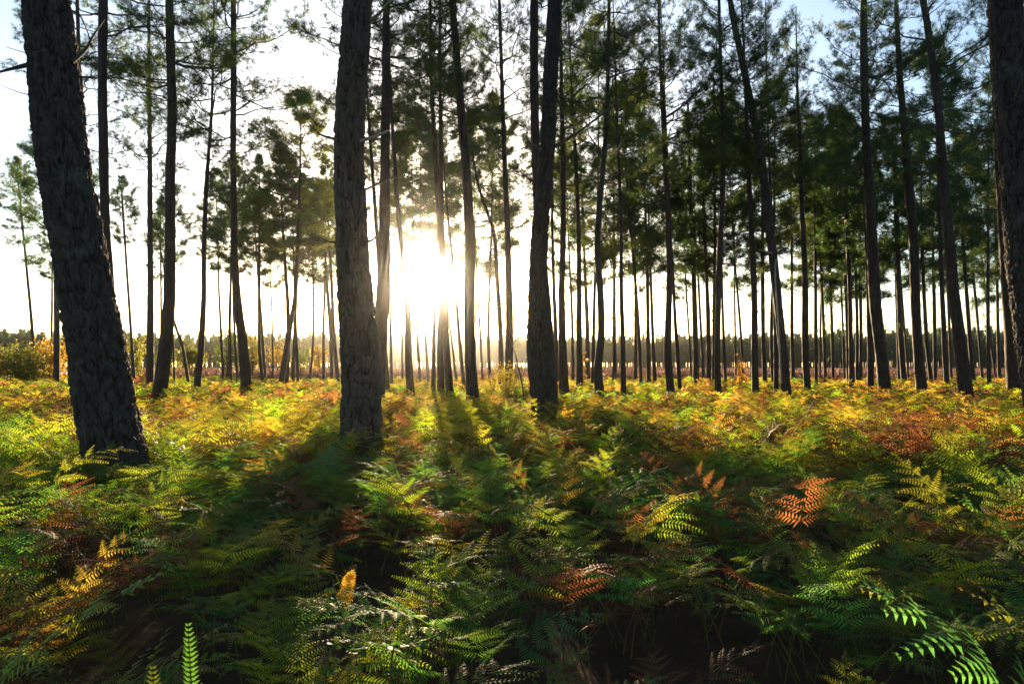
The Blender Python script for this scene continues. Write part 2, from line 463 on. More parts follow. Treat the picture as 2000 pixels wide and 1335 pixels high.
def trunk_mesh(name, P, rad, ang, mat, seed, depth, cell_w, zfine=99, stubs=0):
    """P centreline rows (relative to base), rad per row, bark relief as real displacement"""
    rng = np.random.default_rng(seed)
    k = len(P)
    th = np.arange(ang) * 2 * math.pi / ang
    arc = np.concatenate([[0], np.cumsum(np.linalg.norm(np.diff(P, axis=0), axis=1))])
    r0 = rad[:max(2, k // 3)].mean()
    per = max(5, int(round(2 * math.pi * r0 / cell_w)))
    U, Vv = np.meshgrid(th / (2 * math.pi) * per, arc / (cell_w * 3.6))
    U2 = U + (vnoise(U * 0.5, Vv * 1.7 + 7, seed + 5, max(2, per // 2)) - 0.5) * 1.5 + (vnoise(U * 2, Vv * 5 + 3, seed + 15, per * 2) - 0.5) * 0.55
    V2 = Vv + (vnoise(U, Vv * 1.6, seed + 6, per) - 0.5) * 1.3 + (vnoise(U * 2, Vv * 4, seed + 16, per * 2) - 0.5) * 0.35
    h2_ = max(2, per // 2)
    w1 = (vnoise(U, Vv * 2.2, seed + 18, per) - 0.5) * 0.9
    m1 = vnoise(U + w1, Vv * 1.05, seed + 19, per) * 0.72 + vnoise(U * 2 + w1, Vv * 2.4, seed + 20, per * 2) * 0.28
    m2 = vnoise(U * 2 - w1, Vv * 2.1 + 5, seed + 21, per * 2) * 0.65 + vnoise(U * 4, Vv * 5.1, seed + 22, per * 4) * 0.35
    fis = np.clip(np.abs(m1 - 0.5) / (0.07 + 0.08 * vnoise(U * 0.5, Vv * 0.6, seed + 17, h2_)), 0, 1)      # long wandering fissures
    fi2 = np.clip(np.abs(m2 - 0.5) / 0.10, 0, 1)                                                            # finer cracks
    f1, f2, idv = cells(U2 * 1.0, V2 * 1.3, per, seed)
    crs = np.clip((f2 - f1) / 0.22, 0, 1)                                                                    # plate ends
    idg = vnoise(U * 2, Vv * 3, seed + 30, per * 2)
    plate = fis ** 0.7 * (0.62 + 0.38 * fi2) * (0.70 + 0.30 * crs)
    fine = vnoise(U * 3, Vv * 9, seed + 9, per * 3) * 0.5 + vnoise(U * 6, Vv * 18, seed + 10, per * 6) * 0.4
    lump = vnoise(U / per * 4, Vv * 0.25, seed + 11, 4) - 0.5
    disp = depth * (plate * (0.50 + 0.55 * idv + 0.15 * idg) + 0.32 * fine - 1.10) + rad[:, None] * 0.10 * lump
    rr = rad[:, None] + disp
    flare = 1 + 0.30 * np.exp(-np.maximum(P[:, 2], 0) / 0.28)
    root = 1 + (flare[:, None] - 1) * (0.6 + 0.8 * vnoise(U / per * 5, Vv * 0, seed + 12, 5))
    rr = rr * root
    V = np.stack([P[:, 0, None] + rr * np.cos(th)[None], P[:, 1, None] + rr * np.sin(th)[None], np.repeat(P[:, 2, None], ang, 1)], -1)
    i = np.arange(k - 1)[:, None] * ang; j = np.arange(ang)[None]; j2 = (j + 1) % ang
    Q = np.stack([i + j, i + j2, i + ang + j2, i + ang + j], -1).reshape(-1, 4)
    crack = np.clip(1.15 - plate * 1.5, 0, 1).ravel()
    Vf = V.reshape(-1, 3)
    tipi = len(Vf)
    Vf = np.vstack([Vf, P[-1:] + [[0, 0, 0.05]]])
    T = [[(k - 1) * ang + c, (k - 1) * ang + (c + 1) % ang, tipi] for c in range(ang)]
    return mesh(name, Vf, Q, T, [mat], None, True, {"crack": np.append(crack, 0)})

TRUNKS = []      # (x, y, r) for keeping ferns out
def pine(name_label, pts, ybase, height=None, crown_base=None, group=None, d=None, near=False, crown=True, dead=6, wood=None, seed=None, density=1.0, spread=1.0):
    """pts: (px, py, width px) from base upward in photograph pixels, the tree standing at one real distance"""
    global rnd
    seed = seed if seed is not None else int(pts[0][0] * 7 + 13)
    rs = random.Random(seed)
    d = d or min(1333.0 / (ybase - 710), 52)
    pts = [p if len(p) == 3 else (p[0], p[1], None) for p in pts]
    W = [at(x, y, d) for x, y, w in pts]
    ys = [W_[2] for W_ in W]
    ws = [w for _, _, w in pts]
    # fill missing widths with a gentle taper
    w0 = ws[0]
    zs = np.array(ys)
    H = height or rs.uniform(14.5, 18.5)
    known = [(z, w * d / F / 2 * 1.0) for z, w in zip(zs, ws) if w]
    if known[-1][0] < H - 1:
        zl, rl = known[-1]
        slope_r = max(0.03, rl * (1 - (H * 0.62 - zl) / H)) if zl < H * 0.62 else None
        if slope_r and zl < H * 0.62: known.append((H * 0.62, slope_r * 0.9))
        known.append((H, 0.018))
    # centreline: from the ground to the top
    dirb = (W[1] - W[0]) / max(0.2, (W[1][2] - W[0][2]))
    base = W[0] - dirb * (W[0][2] + 0.12) * np.array([1, 1, 1]); base[2] = -0.12
    line = [base] + W
    leany = rs.uniform(-0.02, 0.02)
    topd = (W[-1] - W[-2]) / max(0.2, (W[-1][2] - W[-2][2]))
    if W[-1][2] < H:
        zz = W[-1][2]
        p = W[-1].copy(); dd = topd.copy(); dd[0] = np.clip(dd[0], -0.30, 0.30)
        n_ext = max(2, int((H - zz) / 2.0))
        st = (H - zz) / n_ext
        for _ in range(n_ext):
            dd[0] = dd[0] * 0.86 + rs.uniform(-0.02, 0.02)
            p = p + np.array([dd[0], 0, 1.0]) * st
            line.append(p.copy())
    line = np.array(line)
    keep = [0]
    for i in range(1, len(line)):
        if line[i][2] > line[keep[-1]][2] + 0.25: keep.append(i)
    line = line[keep]
    line[:, 1] += leany * np.maximum(line[:, 2], 0)
    n_fine = 300 if near else 60
    C = catmull(line, n_fine * 4)
    # rows by height, fine where the picture sees the stem
    ztop = C[-1, 2]
    if near:
        zr = np.concatenate([np.linspace(C[0, 2], 6.6, 330), np.linspace(6.65, ztop, 40)])
    elif d < 30:
        zr = np.linspace(C[0, 2], ztop, 120)
    else:
        zr = np.linspace(C[0, 2], ztop, 44)
    P = np.stack([np.interp(zr, C[:, 2], C[:, 0]), np.interp(zr, C[:, 2], C[:, 1]), zr], 1)
    kz = [k[0] for k in known]; kr = [k[1] for k in known]
    o = np.argsort(kz)
    rad = np.interp(zr, np.array(kz)[o], np.array(kr)[o])
    rad = np.maximum(rad, 0.016)
    root = bpy.data.objects.new("pine_tree", None)
    COL.objects.link(root)
    g0 = np.array([np.interp(0, zr, P[:, 0]), np.interp(0, zr, P[:, 1]), 0])
    root.location = g0
    root.empty_display_size = 0.3
    tag(root, name_label, "pine tree", group)
    Pl = P - g0
    r_mid = float(np.interp(1.0, zr, rad))
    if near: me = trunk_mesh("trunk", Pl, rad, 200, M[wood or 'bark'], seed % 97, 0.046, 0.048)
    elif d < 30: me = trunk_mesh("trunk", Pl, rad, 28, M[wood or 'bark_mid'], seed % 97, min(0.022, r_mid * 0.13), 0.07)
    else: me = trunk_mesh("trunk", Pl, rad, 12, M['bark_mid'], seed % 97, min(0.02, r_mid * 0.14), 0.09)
    obj("trunk", me, root)
    TRUNKS.append((g0[0], g0[1], r_mid + 0.02))
    cb = crown_base or (rs.uniform(5.9, 7.2) if (d > 31 and pts[0][0] > 1040) else rs.uniform(6.9, 8.3))
    pos = lambda z: np.array([np.interp(z, zr, Pl[:, 0]), np.interp(z, zr, Pl[:, 1]), z])
    if not crown: return root
    if d < 31:
        z = cb
        lower = 0
        while z < H - 0.15:
            q = (z - cb) / (H - cb)
            nb = rs.choice((3, 3, 4)) if not near else 2
            for b in range(nb):
                if rs.random() > density: continue
                w_, n_ = rs.choice(LIVE)
                el = 0.02 + 0.8 * q + rs.gauss(0, 0.12)
                s = spread * crown_profile(q) * rs.uniform(0.65, 1.15) * (1.05 if not near else 1.25)
                br = obj("branch", w_, root, pos(z + rs.uniform(-0.08, 0.08)), (rs.uniform(-0.3, 0.3), -el, rs.uniform(0, 6.283)), s)
                obj("needles", n_, br)
            z += rs.uniform(0.48, 0.75)
        for b in range(dead):
            zz = cb - rs.uniform(0.1, 3.2)
            w_, n_ = rs.choice(DEAD)
            br = obj("branch", w_, root, pos(zz), (rs.uniform(-0.5, 0.5), rs.uniform(-0.5, 0.2), rs.uniform(0, 6.283)), rs.uniform(0.3, 0.95))
            if n_: obj("needles", n_, br)
    else:
        p0 = pos(cb); p1 = pos(H)
        axis_ = Vector(p1 - p0); ln = axis_.length
        q = axis_.to_track_quat('Z', 'Y').to_euler()
        s = ln / 6.2
        sw = s * rs.uniform(0.85, 1.1) * spread
        c = obj("crown", rs.choice(OPEN_CROWNS if pts[0][0] > 1000 and rs.random() < 0.8 else CROWNS), root, p0, (0, 0, 0), (sw, sw, s))
        c.rotation_euler = (axis_.to_track_quat('Z', 'Y') @ Euler((0, 0, rs.uniform(0, 6.283))).to_quaternion()).to_euler()
    return root

# anchors: the trees anyone would point at first.  (key, phrase, pts, ybase, kwargs)
BIG = [
 ('thick leaning', "thick leaning pine with deeply furrowed dark bark, the widest trunk at left", [(227, 900, 116), (208, 800, 110), (186, 680, 103), (161, 560, 100), (143, 450, 98), (122, 337, 94), (109, 225, 96), (97, 112, 95), (83, 0, 90)], 905, dict(near=True, d=6.9, height=16)),
 ('plated', "thick upright pine with grey plated bark, beside the sun on its left", [(706, 860, 83), (702, 700, 74), (692, 560, 70), (685, 450, 64), (680, 300, 61), (686, 150, 61), (697, 0, 58)], 872, dict(near=True, d=8.4, height=16.5, wood='bark_grey')),
 ('mossy', "sturdy dark pine with mossy foot and kinked stem, right of the sun", [(1063, 815, 52), (1060, 760, 54), (1053, 680, 50), (1051, 560, 39), (1055, 450, 34), (1068, 300, 31), (1075, 150, 30), (1084, 0, 31)], 826, dict(near=True, d=11.6, height=16, wood='bark_moss')),
 ('edge', "massive shaded pine cut off by the right picture edge, warm light rimming its bark", [(2046, 800, 76), (2036, 740, 72), (2012, 600, 68), (1997, 450, 66), (1979, 225, 63), (1961, 0, 60)], 864, dict(near=True, d=9.0, height=16)),
 ('behind leaning', "straight dark pine half hidden behind the thick leaning trunk", [(228, 800, 24), (214, 560, 19), (207, 450, 18), (203, 300, 18), (201, 150, 17), (203, 0, 17)], 800, {}),
 ('curved', "dark pine with curved foot leaning right, third dark stem from the left", [(311, 778, 28), (322, 700, 27), (332, 600, 23), (335, 500, 21), (337, 340, 19), (341, 225, 18), (338, 0, 16)], 780, {}),
 ('leftward', "dark pine with leftward leaning foot standing alone against white sky", [(483, 773, 23), (476, 680, 20), (466, 600, 16), (459, 500, 14), (457, 330, 12), (457, 250, 12), (458, 120, 12), (458, 0, 10)], 774, {}),
 ('glowing', "pine washed in sun glow just behind the grey plated trunk", [(736, 790, 31), (741, 680, 28), (748, 560, 27), (750, 450, 23), (751, 300, 20), (752, 150, 17), (753, 0, 14)], 790, {}),
 ('sunward', "pine standing right of the sun, left of the mossy footed trunk, tall and bowed", [(924, 798, 27), (919, 700, 23), (917, 600, 22), (918, 500, 21), (915, 400, 20), (908, 300, 18), (901, 225, 17), (895, 150, 16), (883, 0, 14)], 800, {}),
 ('greenfoot', "pine with green mossy foot and wavy stem, leaning right at the top", [(1172, 776, 19), (1168, 720, 17), (1174, 660, 15), (1174, 600, 14), (1168, 500, 13), (1169, 430, 12), (1180, 300, 10), (1186, 200, 9), (1190, 0, 7)], 778, dict(wood='bark_moss')),
 ('slant', "long slanting pine leaning left across the stand, crown at top edge", [(1536, 769, 20), (1531, 700, 17), (1524, 630, 17), (1518, 570, 17), (1511, 500, 18), (1500, 400, 18), (1488, 300, 16), (1469, 200, 15), (1449, 100, 14), (1435, 30, 13)], 771, {}),
 ('forked', "dark straight pine with warm lit left edge, over the rusty shrub at right", [(1728, 768, 25), (1720, 690, 22), (1711, 620, 22), (1706, 560, 22), (1703, 500, 21), (1697, 400, 19), (1690, 300, 16), (1684, 150, 15), (1682, 0, 13)], 771, {}),
 ('pillar', "dark pine leaning left, second thick stem from the right picture edge group", [(1801, 768, 21), (1794, 690, 19), (1790, 620, 18), (1788, 560, 18), (1785, 460, 18), (1778, 380, 17), (1772, 300, 15), (1764, 200, 13), (1757, 100, 10), (1753, 0, 8)], 769, {}),
 ('strong slant', "black pine leaning strongly left, nearest stem before the right edge trunk", [(1887, 776, 28), (1877, 690, 23), (1868, 620, 22), (1860, 560, 21), (1855, 500, 20), (1847, 400, 18), (1838, 300, 16), (1829, 200, 15), (1816, 100, 14), (1800, 0, 13)], 779, {}),
]
# the rest, base pixel x order; unlabelled here, labels come from the counted place right of a tree above
REST = [
 ([(68, 735, 7), (63, 660, 6), (53, 560, 5), (36, 405, 4)], 739, dict(d=44, height=15.2, crown_base=10.4)),
 ([(99, 738, 4), (101, 600, 4), (101, 520, 3)], 737, dict(height=13)),
 ([(110, 742, 12), (110, 640, 11), (108, 560, 10), (104, 420, 8)], 744, {}),
 ([(180, 778, 16), (172, 600, 13), (157, 200, 8), (150, 0, 7)], 776, {}),
 ([(262, 735, 6), (253, 580, 5), (243, 400, 4)], 740, dict(height=14, crown_base=9.5)),
 ([(293, 750, 15), (293, 560, 12), (292, 470, 11), (291, 300, 9), (289, 130, 7), (288, 0, 5)], 754, dict(d=29)),
 ([(315, 740, 4), (316, 600, 4), (316, 450, 3)], 738, dict(height=13)),
 ([(368, 747, 6), (358, 680, 6), (342, 630, 5), (328, 560, 4)], 748, dict(height=9, crown_base=7.5)),
 ([(341, 746, 4), (339, 660, 4), (338, 600, 3)], 743, dict(height=12.5)),
 ([(384, 764, 15), (392, 670, 12), (396, 580, 10), (396, 470, 9), (399, 370, 9), (404, 290, 7), (409, 200, 6), (411, 60, 4)], 765, {}),
 ([(436, 733, 6), (431, 640, 5), (427, 560, 4)], 741, dict(height=14)),
 ([(450, 742, 7), (449, 640, 6), (451, 560, 5)], 744, dict(height=13.5)),
 ([(464, 738, 6), (460, 680, 5), (457, 620, 5)], 740, dict(height=13)),
 ([(513, 745, 8), (506, 680, 6), (505, 600, 6), (505, 470, 5)], 746, dict(height=13)),
 ([(518, 737, 7), (512, 640, 6), (507, 560, 5)], 740, dict(height=13)),
 ([(533, 730, 4), (531, 640, 3.5), (528, 560, 3)], 737, dict(height=12)),
 ([(548, 752, 11), (557, 700, 12), (567, 640, 10), (577, 580, 8), (581, 520, 8), (585, 420, 6)], 752, dict(height=14.5, crown_base=6.9, spread=1.45)),
 ([(560, 747, 7), (563, 690, 7), (562, 600, 8), (558, 540, 7)], 748, dict(height=13)),
 ([(572, 738, 7), (575, 640, 6), (578, 570, 6)], 742, dict(height=13.2)),
 ([(582, 743, 6), (579, 660, 6), (577, 600, 5)], 745, dict(height=13)),
 ([(606, 734, 5), (611, 680, 5), (613, 600, 4), (612, 530, 4)], 739, dict(height=14)),
 ([(632, 735, 6), (632, 640, 5), (634, 560, 5)], 739, dict(height=14)),
 ([(648, 730, 8), (646, 640, 8), (640, 560, 7)], 738, dict(height=14.5)),
 ([(660, 743, 8), (653, 660, 8), (649, 560, 7)], 744, dict(height=13.5)),
 ([(757, 771, 11), (748, 640, 10), (740, 520, 9), (733, 420, 8), (724, 300, 7), (716, 180, 5)], 773, {}),
 ([(764, 748, 7), (763, 650, 6), (762, 600, 6)], 750, dict(crown_base=8.6)),
 ([(786, 728, 5), (785, 640, 4), (784, 600, 4)], 739, dict(crown_base=10)),
 ([(803, 774, 17), (798, 700, 15), (797, 620, 13), (793, 560, 12), (787, 500, 11), (780, 430, 10), (773, 330, 8), (767, 230, 7)], 775, dict(crown_base=9.0)),
 ([(820, 738, 6), (817, 690, 6), (814, 640, 5)], 742, dict(crown_base=9.5)),
 ([(836, 740, 6), (833, 690, 5), (830, 645, 5)], 743, dict(crown_base=9.5)),
 ([(846, 762, 10), (847, 690, 8), (848, 620, 7), (850, 560, 6)], 763, dict(crown_base=9.5)),
 ([(861, 764, 15), (860, 680, 14), (862, 600, 12), (863, 500, 11)], 765, dict(crown_base=9.0)),
 ([(879, 769, 17), (873, 700, 15), (868, 600, 14), (864, 500, 14), (857, 400, 13), (850, 300, 11), (842, 150, 7), (841, 50, 6)], 771, dict(crown_base=8.6)),
 ([(891, 738, 6), (885, 690, 5), (880, 650, 5)], 742, dict(crown_base=9)),
 ([(906, 752, 8), (899, 680, 8), (892, 600, 7)], 754, dict(crown_base=8.6)),
 ([(942, 737, 5), (938, 650, 5), (933, 570, 4)], 741, {}),
 ([(956, 740, 7), (954, 650, 7), (955, 600, 6)], 744, {}),
 ([(978, 757, 11), (978, 660, 10), (972, 560, 9), (965, 460, 8), (950, 410, 7), (935, 365, 6), (924, 310, 5)], 758, dict(height=10.5, crown_base=9.2)),
 ([(993, 767, 16), (995, 640, 15), (994, 560, 14), (991, 450, 12), (985, 300, 10), (980, 150, 8), (975, 0, 7)], 768, {}),
 ([(1078, 803, 30), (1070, 680, 26), (1062, 560, 23), (1052, 420, 20), (1046, 300, 18), (1043, 150, 17), (1043, 0, 16)], 805, {}),
 ([(1089, 755, 9), (1085, 640, 9), (1082, 560, 7)], 757, {}),
 ([(1102, 764, 21), (1099, 690, 17), (1098, 640, 15), (1097, 560, 13), (1100, 450, 12), (1099, 300, 10), (1096, 150, 8), (1095, 60, 6)], 767, {}),
 ([(1119, 734, 7), (1118, 640, 6), (1115, 560, 5)], 740, {}),
 ([(1132, 759, 13), (1131, 640, 12), (1131, 560, 10), (1130, 450, 9), (1124, 300, 7), (1117, 180, 5)], 760, {}),
 ([(1148, 736, 10), (1147, 640, 9), (1144, 560, 7)], 741, {}),
 ([(1158, 750, 8), (1160, 640, 7), (1162, 560, 6)], 751, {}),
 ([(1200, 738, 10), (1200, 640, 8), (1200, 540, 6), (1199, 400, 4)], 742, {}),
 ([(1218, 772, 12), (1217, 680, 10), (1214, 560, 8), (1214, 450, 7), (1210, 320, 6), (1206, 230, 5)], 774, dict(height=13)),
 ([(1241, 738, 7), (1241, 600, 6), (1240, 500, 5)], 741, {}),
 ([(1252, 748, 7), (1247, 640, 7), (1240, 540, 6), (1228, 400, 5), (1223, 340, 4)], 750, {}),
 ([(1267, 742, 9), (1266, 640, 8), (1265, 540, 7), (1260, 350, 5)], 745, {}),
 ([(1279, 745, 8), (1275, 660, 7), (1272, 580, 6)], 747, {}),
 ([(1310, 768, 17), (1304, 690, 16), (1305, 640, 13), (1307, 540, 12), (1305, 450, 11), (1300, 350, 10), (1295, 250, 9), (1288, 100, 7), (1285, 0, 5)], 769, {}),
 ([(1328, 762, 9), (1323, 690, 8), (1318, 620, 7), (1314, 540, 6)], 763, {}),
 ([(1350, 733, 4), (1345, 640, 4), (1340, 560, 4)], 740, {}),
 ([(1360, 738, 12), (1358, 640, 11), (1355, 520, 10), (1350, 400, 9), (1347, 300, 7), (1345, 200, 5)], 745, {}),
 ([(1374, 732, 6), (1367, 600, 5), (1364, 540, 5)], 739, {}),
 ([(1384, 745, 10), (1384, 640, 9), (1380, 520, 7), (1375, 400, 6), (1373, 300, 5)], 747, {}),
 ([(1394, 744, 8), (1395, 600, 7), (1397, 450, 6), (1396, 300, 5), (1395, 150, 4)], 746, {}),
 ([(1403, 769, 13), (1401, 690, 12), (1403, 600, 11), (1407, 480, 11), (1412, 380, 10), (1413, 280, 9), (1410, 150, 7), (1406, 0, 6)], 770, {}),
 ([(1417, 745, 6), (1414, 660, 6), (1412, 590, 5)], 747, {}),
 ([(1437, 731, 4), (1435, 600, 4), (1434, 540, 3)], 740, {}),
 ([(1451, 740, 5), (1449, 680, 5), (1443, 600, 5), (1438, 540, 4)], 743, {}),
 ([(1476, 768, 15), (1474, 690, 13), (1474, 600, 12), (1470, 500, 12), (1466, 400, 11), (1462, 330, 9), (1459, 230, 7)], 769, {}),
 ([(1494, 745, 9), (1490, 660, 8), (1489, 600, 8), (1488, 500, 7)], 747, {}),
 ([(1510, 748, 7), (1507, 690, 7), (1507, 620, 7), (1510, 540, 6)], 750, {}),
 ([(1516, 762, 10), (1516, 660, 9), (1514, 560, 8)], 764, {}),
 ([(1549, 737, 8), (1547, 640, 7), (1547, 540, 6)], 741, {}),
 ([(1577, 761, 14), (1572, 690, 13), (1571, 630, 13), (1570, 540, 11), (1563, 400, 9), (1559, 300, 8), (1553, 200, 6), (1551, 130, 4)], 763, {}),
 ([(1594, 741, 7), (1593, 650, 7), (1592, 540, 6)], 743, {}),
 ([(1601, 733, 4), (1602, 620, 4), (1605, 540, 4)], 739, {}),
 ([(1612, 736, 6), (1609, 640, 6), (1606, 570, 5)], 741, {}),
 ([(1627, 734, 6), (1624, 640, 6), (1620, 540, 5)], 739, {}),
 ([(1649, 732, 4), (1646, 600, 4), (1643, 520, 4)], 739, {}),
 ([(1657, 742, 7), (1654, 640, 7), (1650, 540, 7)], 744, {}),
 ([(1664, 746, 12), (1662, 670, 9), (1660, 560, 8), (1655, 450, 8), (1652, 330, 6)], 748, {}),
 ([(1674, 737, 7), (1674, 640, 6), (1672, 560, 6)], 742, {}),
 ([(1681, 733, 7), (1682, 640, 6), (1681, 540, 6)], 740, {}),
 ([(1700, 756, 13), (1701, 690, 12), (1699, 620, 11), (1698, 560, 10)], 758, {}),
 ([(1766, 742, 11), (1761, 660, 11), (1758, 560, 10), (1755, 400, 8)], 746, {}),
 ([(1756, 737, 6), (1754, 660, 6), (1751, 560, 5)], 741, {}),
 ([(1774, 734, 4), (1766, 630, 4), (1761, 560, 4)], 739, {}),
 ([(1818, 741, 8), (1809, 660, 8), (1803, 560, 7)], 744, {}),
 ([(1827, 737, 7), (1826, 600, 7), (1825, 520, 6)], 741, {}),
 ([(1849, 750, 11), (1845, 660, 10), (1842, 580, 9), (1839, 480, 8)], 752, {}),
 ([(1858, 734, 5), (1853, 580, 5), (1850, 520, 4)], 739, {}),
 ([(1901, 741, 9), (1894, 650, 8), (1888, 560, 7), (1880, 430, 6)], 745, {}),
 ([(1918, 733, 5), (1910, 630, 5), (1903, 560, 5)], 739, {}),
 ([(1932, 746, 8), (1930, 640, 7), (1930, 540, 6)], 748, {}),
 ([(1944, 734, 4), (1937, 680, 4), (1931, 620, 4)], 738, {}),
 ([(1952, 737, 7), (1948, 640, 6), (1945, 540, 5)], 741, {}),
 ([(1979, 750, 25), (1972, 660, 22), (1964, 560, 20), (1950, 380, 16), (1925, 0, 12)], 752, dict(d=24)),
]
BIGX = sorted([(p[0][0], k) for k, _, p, _, _ in BIG])
SHORT = {'thick leaning': "thick leaning pine", 'plated': "grey plated pine", 'mossy': "mossy footed pine", 'edge': "edge trunk", 'behind leaning': "thick leaning pine",
         'curved': "curved footed dark pine", 'leftward': "lone dark pine", 'glowing': "sun washed pine", 'sunward': "tall bowed pine",
         'greenfoot': "wavy green footed pine", 'slant': "long slanting pine", 'forked': "warm edged dark pine", 'pillar': "thick left leaning pine", 'strong slant': "black strongly leaning pine"}
ORD = ["first", "second", "third", "fourth", "fifth", "sixth", "seventh", "eighth", "ninth", "tenth", "eleventh", "twelfth", "thirteenth", "fourteenth",
       "fifteenth", "sixteenth", "seventeenth", "eighteenth", "nineteenth", "twentieth", "twenty-first", "twenty-second", "twenty-third"]

ROOT = {}
for key, phrase, pts, yb, kw in BIG:
    ROOT[key] = pine(phrase, pts, yb, group="pines of the front stand", **kw)
count = {}
for pts, yb, kw in sorted(REST, key=lambda r: r[0][0][0]):
    x0 = pts[0][0]
    left = [k for bx, k in BIGX if bx < x0 and k != 'behind leaning']
    w = pts[0][2]
    size = "thin" if w <= 6 else ("slender" if w <= 10 else "mid sized")
    if left:
        k = left[-1]; count[k] = count.get(k, 0) + 1
        lab = f"{size} pine, {ORD[count[k] - 1]} smaller trunk to the right of the {SHORT[k]}"
    else:
        count[None] = count.get(None, 0) + 1
        lab = f"{size} pine, {ORD[count[None] - 1]} trunk counted from the left picture edge"
    pine(lab, pts, yb, group="slimmer pines standing further back", **kw)

# broken stubs and bare limbs that show on the near stems
def limb(key, pix, d, r0, mat='twig', r1=0.25, label=None):
    root = ROOT[key]
    P = np.array([at(px, py, d + dy) for px, py, dy in pix]) - np.array(root.location)
    P = catmull(P, 9) if len(P) > 2 else P
    mb = MB(); mb.tube(P, r0 * np.linspace(1, r1, len(P)), 7)
    o = obj("branch", mb.build("bare_limb", [M[mat]]), root)
    if label: o["label"] = label
limb('thick leaning', [(60, 126, 0), (25, 134, -0.1), (-20, 146, -0.2)], 6.9, 0.028)
limb('thick leaning', [(140, 122, 0), (168, 96, 0.15), (182, 70, 0.25), (204, 38, 0.4)], 6.9, 0.022)
limb('thick leaning', [(180, 92, 0.2), (170, 60, 0.4), (150, 20, 0.5)], 6.9, 0.010)
limb('thick leaning', [(66, 188, 0), (30, 178, -0.2), (0, 165, -0.3)], 6.9, 0.006)
limb('plated', [(705, 275, -0.1), (735, 266, -0.25), (759, 255, -0.35)], 8.4, 0.020, 'deadwood', 0.75, "pale bleached broken stub")
limb('plated', [(708, 373, 0), (745, 356, 0.2), (785, 340, 0.3)], 8.4, 0.018, 'twig', 0.4)
limb('plated', [(708, 474, 0), (728, 468, 0.0), (744, 450, 0.05)], 8.4, 0.020, 'twig', 0.4)
limb('plated', [(655, 272, 0), (625, 262, 0.2), (600, 238, 0.4)], 8.4, 0.020, 'twig', 0.3)
limb('plated', [(665, 474, 0), (643, 472, 0.0), (630, 466, 0.0)], 8.4, 0.014, 'twig', 0.4)
limb('plated', [(725, 40, -0.1), (745, 22, -0.3), (760, 3, -0.4)], 8.4, 0.022, 'deadwood', 0.5)
limb('mossy', [(1083, 285, 0), (1130, 258, 0.3), (1200, 205, 0.7), (1262, 160, 0.9), (1312, 108, 1.2)], 11.6, 0.026)
limb('mossy', [(1078, 240, 0), (1120, 228, -0.2), (1140, 226, -0.3)], 11.6, 0.014, 'deadwood', 0.5)
limb('mossy', [(1055, 288, 0), (1036, 280, -0.1), (1024, 276, -0.2)], 11.6, 0.014)
limb('mossy', [(1055, 365, 0), (1040, 352, -0.1), (1020, 345, -0.2)], 11.6, 0.012)
limb('mossy', [(1048, 445, 0), (1020, 420, 0.1), (995, 385, 0.3)], 11.6, 0.010)
limb('mossy', [(1036, 570, 0), (1022, 568, 0), (1008, 550, 0.1)], 11.6, 0.012)
limb('edge', [(1965, 410, 0), (1930, 409, 0.2), (1888, 404, 0.4)], 9.0, 0.018)
limb('edge', [(1950, 290, 0), (1936, 284, 0.1), (1920, 272, 0.2)], 9.0, 0.012)
limb('slant', [(1516, 506, -0.4), (1514, 540, -0.42), (1521, 640, -0.42), (1526, 748, -0.45)], 22, 0.026, 'deadwood', 0.7, "pale dead limb hanging down the trunk")
limb('slant', [(1508, 494, -0.3), (1494, 490, -0.5), (1481, 487, -0.6)], 22, 0.022, 'deadwood', 0.5)
limb('slant', [(1512, 462, -0.3), (1519, 455, -0.5), (1519, 448, -0.5)], 22, 0.020, 'deadwood', 0.5)

# dark stump beside the leaning trunk
def stump(px, py, d, r, h, label):
    g = at(px, py, d); g[2] = 0
    zr = np.linspace(-0.1, h, 40)
    P = np.stack([0.05 * zr, 0 * zr, zr], 1)
    rad = r * (1 - 0.25 * zr / h) * np.clip((h - zr) / 0.12, 0.25, 1) ** 0.5
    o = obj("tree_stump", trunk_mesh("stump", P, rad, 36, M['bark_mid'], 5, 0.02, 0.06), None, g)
    tag(o, label, "stump"); TRUNKS.append((g[0], g[1], r))
stump(138, 765, 15.0, 0.12, 0.85, "dark rotten stump showing left of the thick leaning trunk's foot")

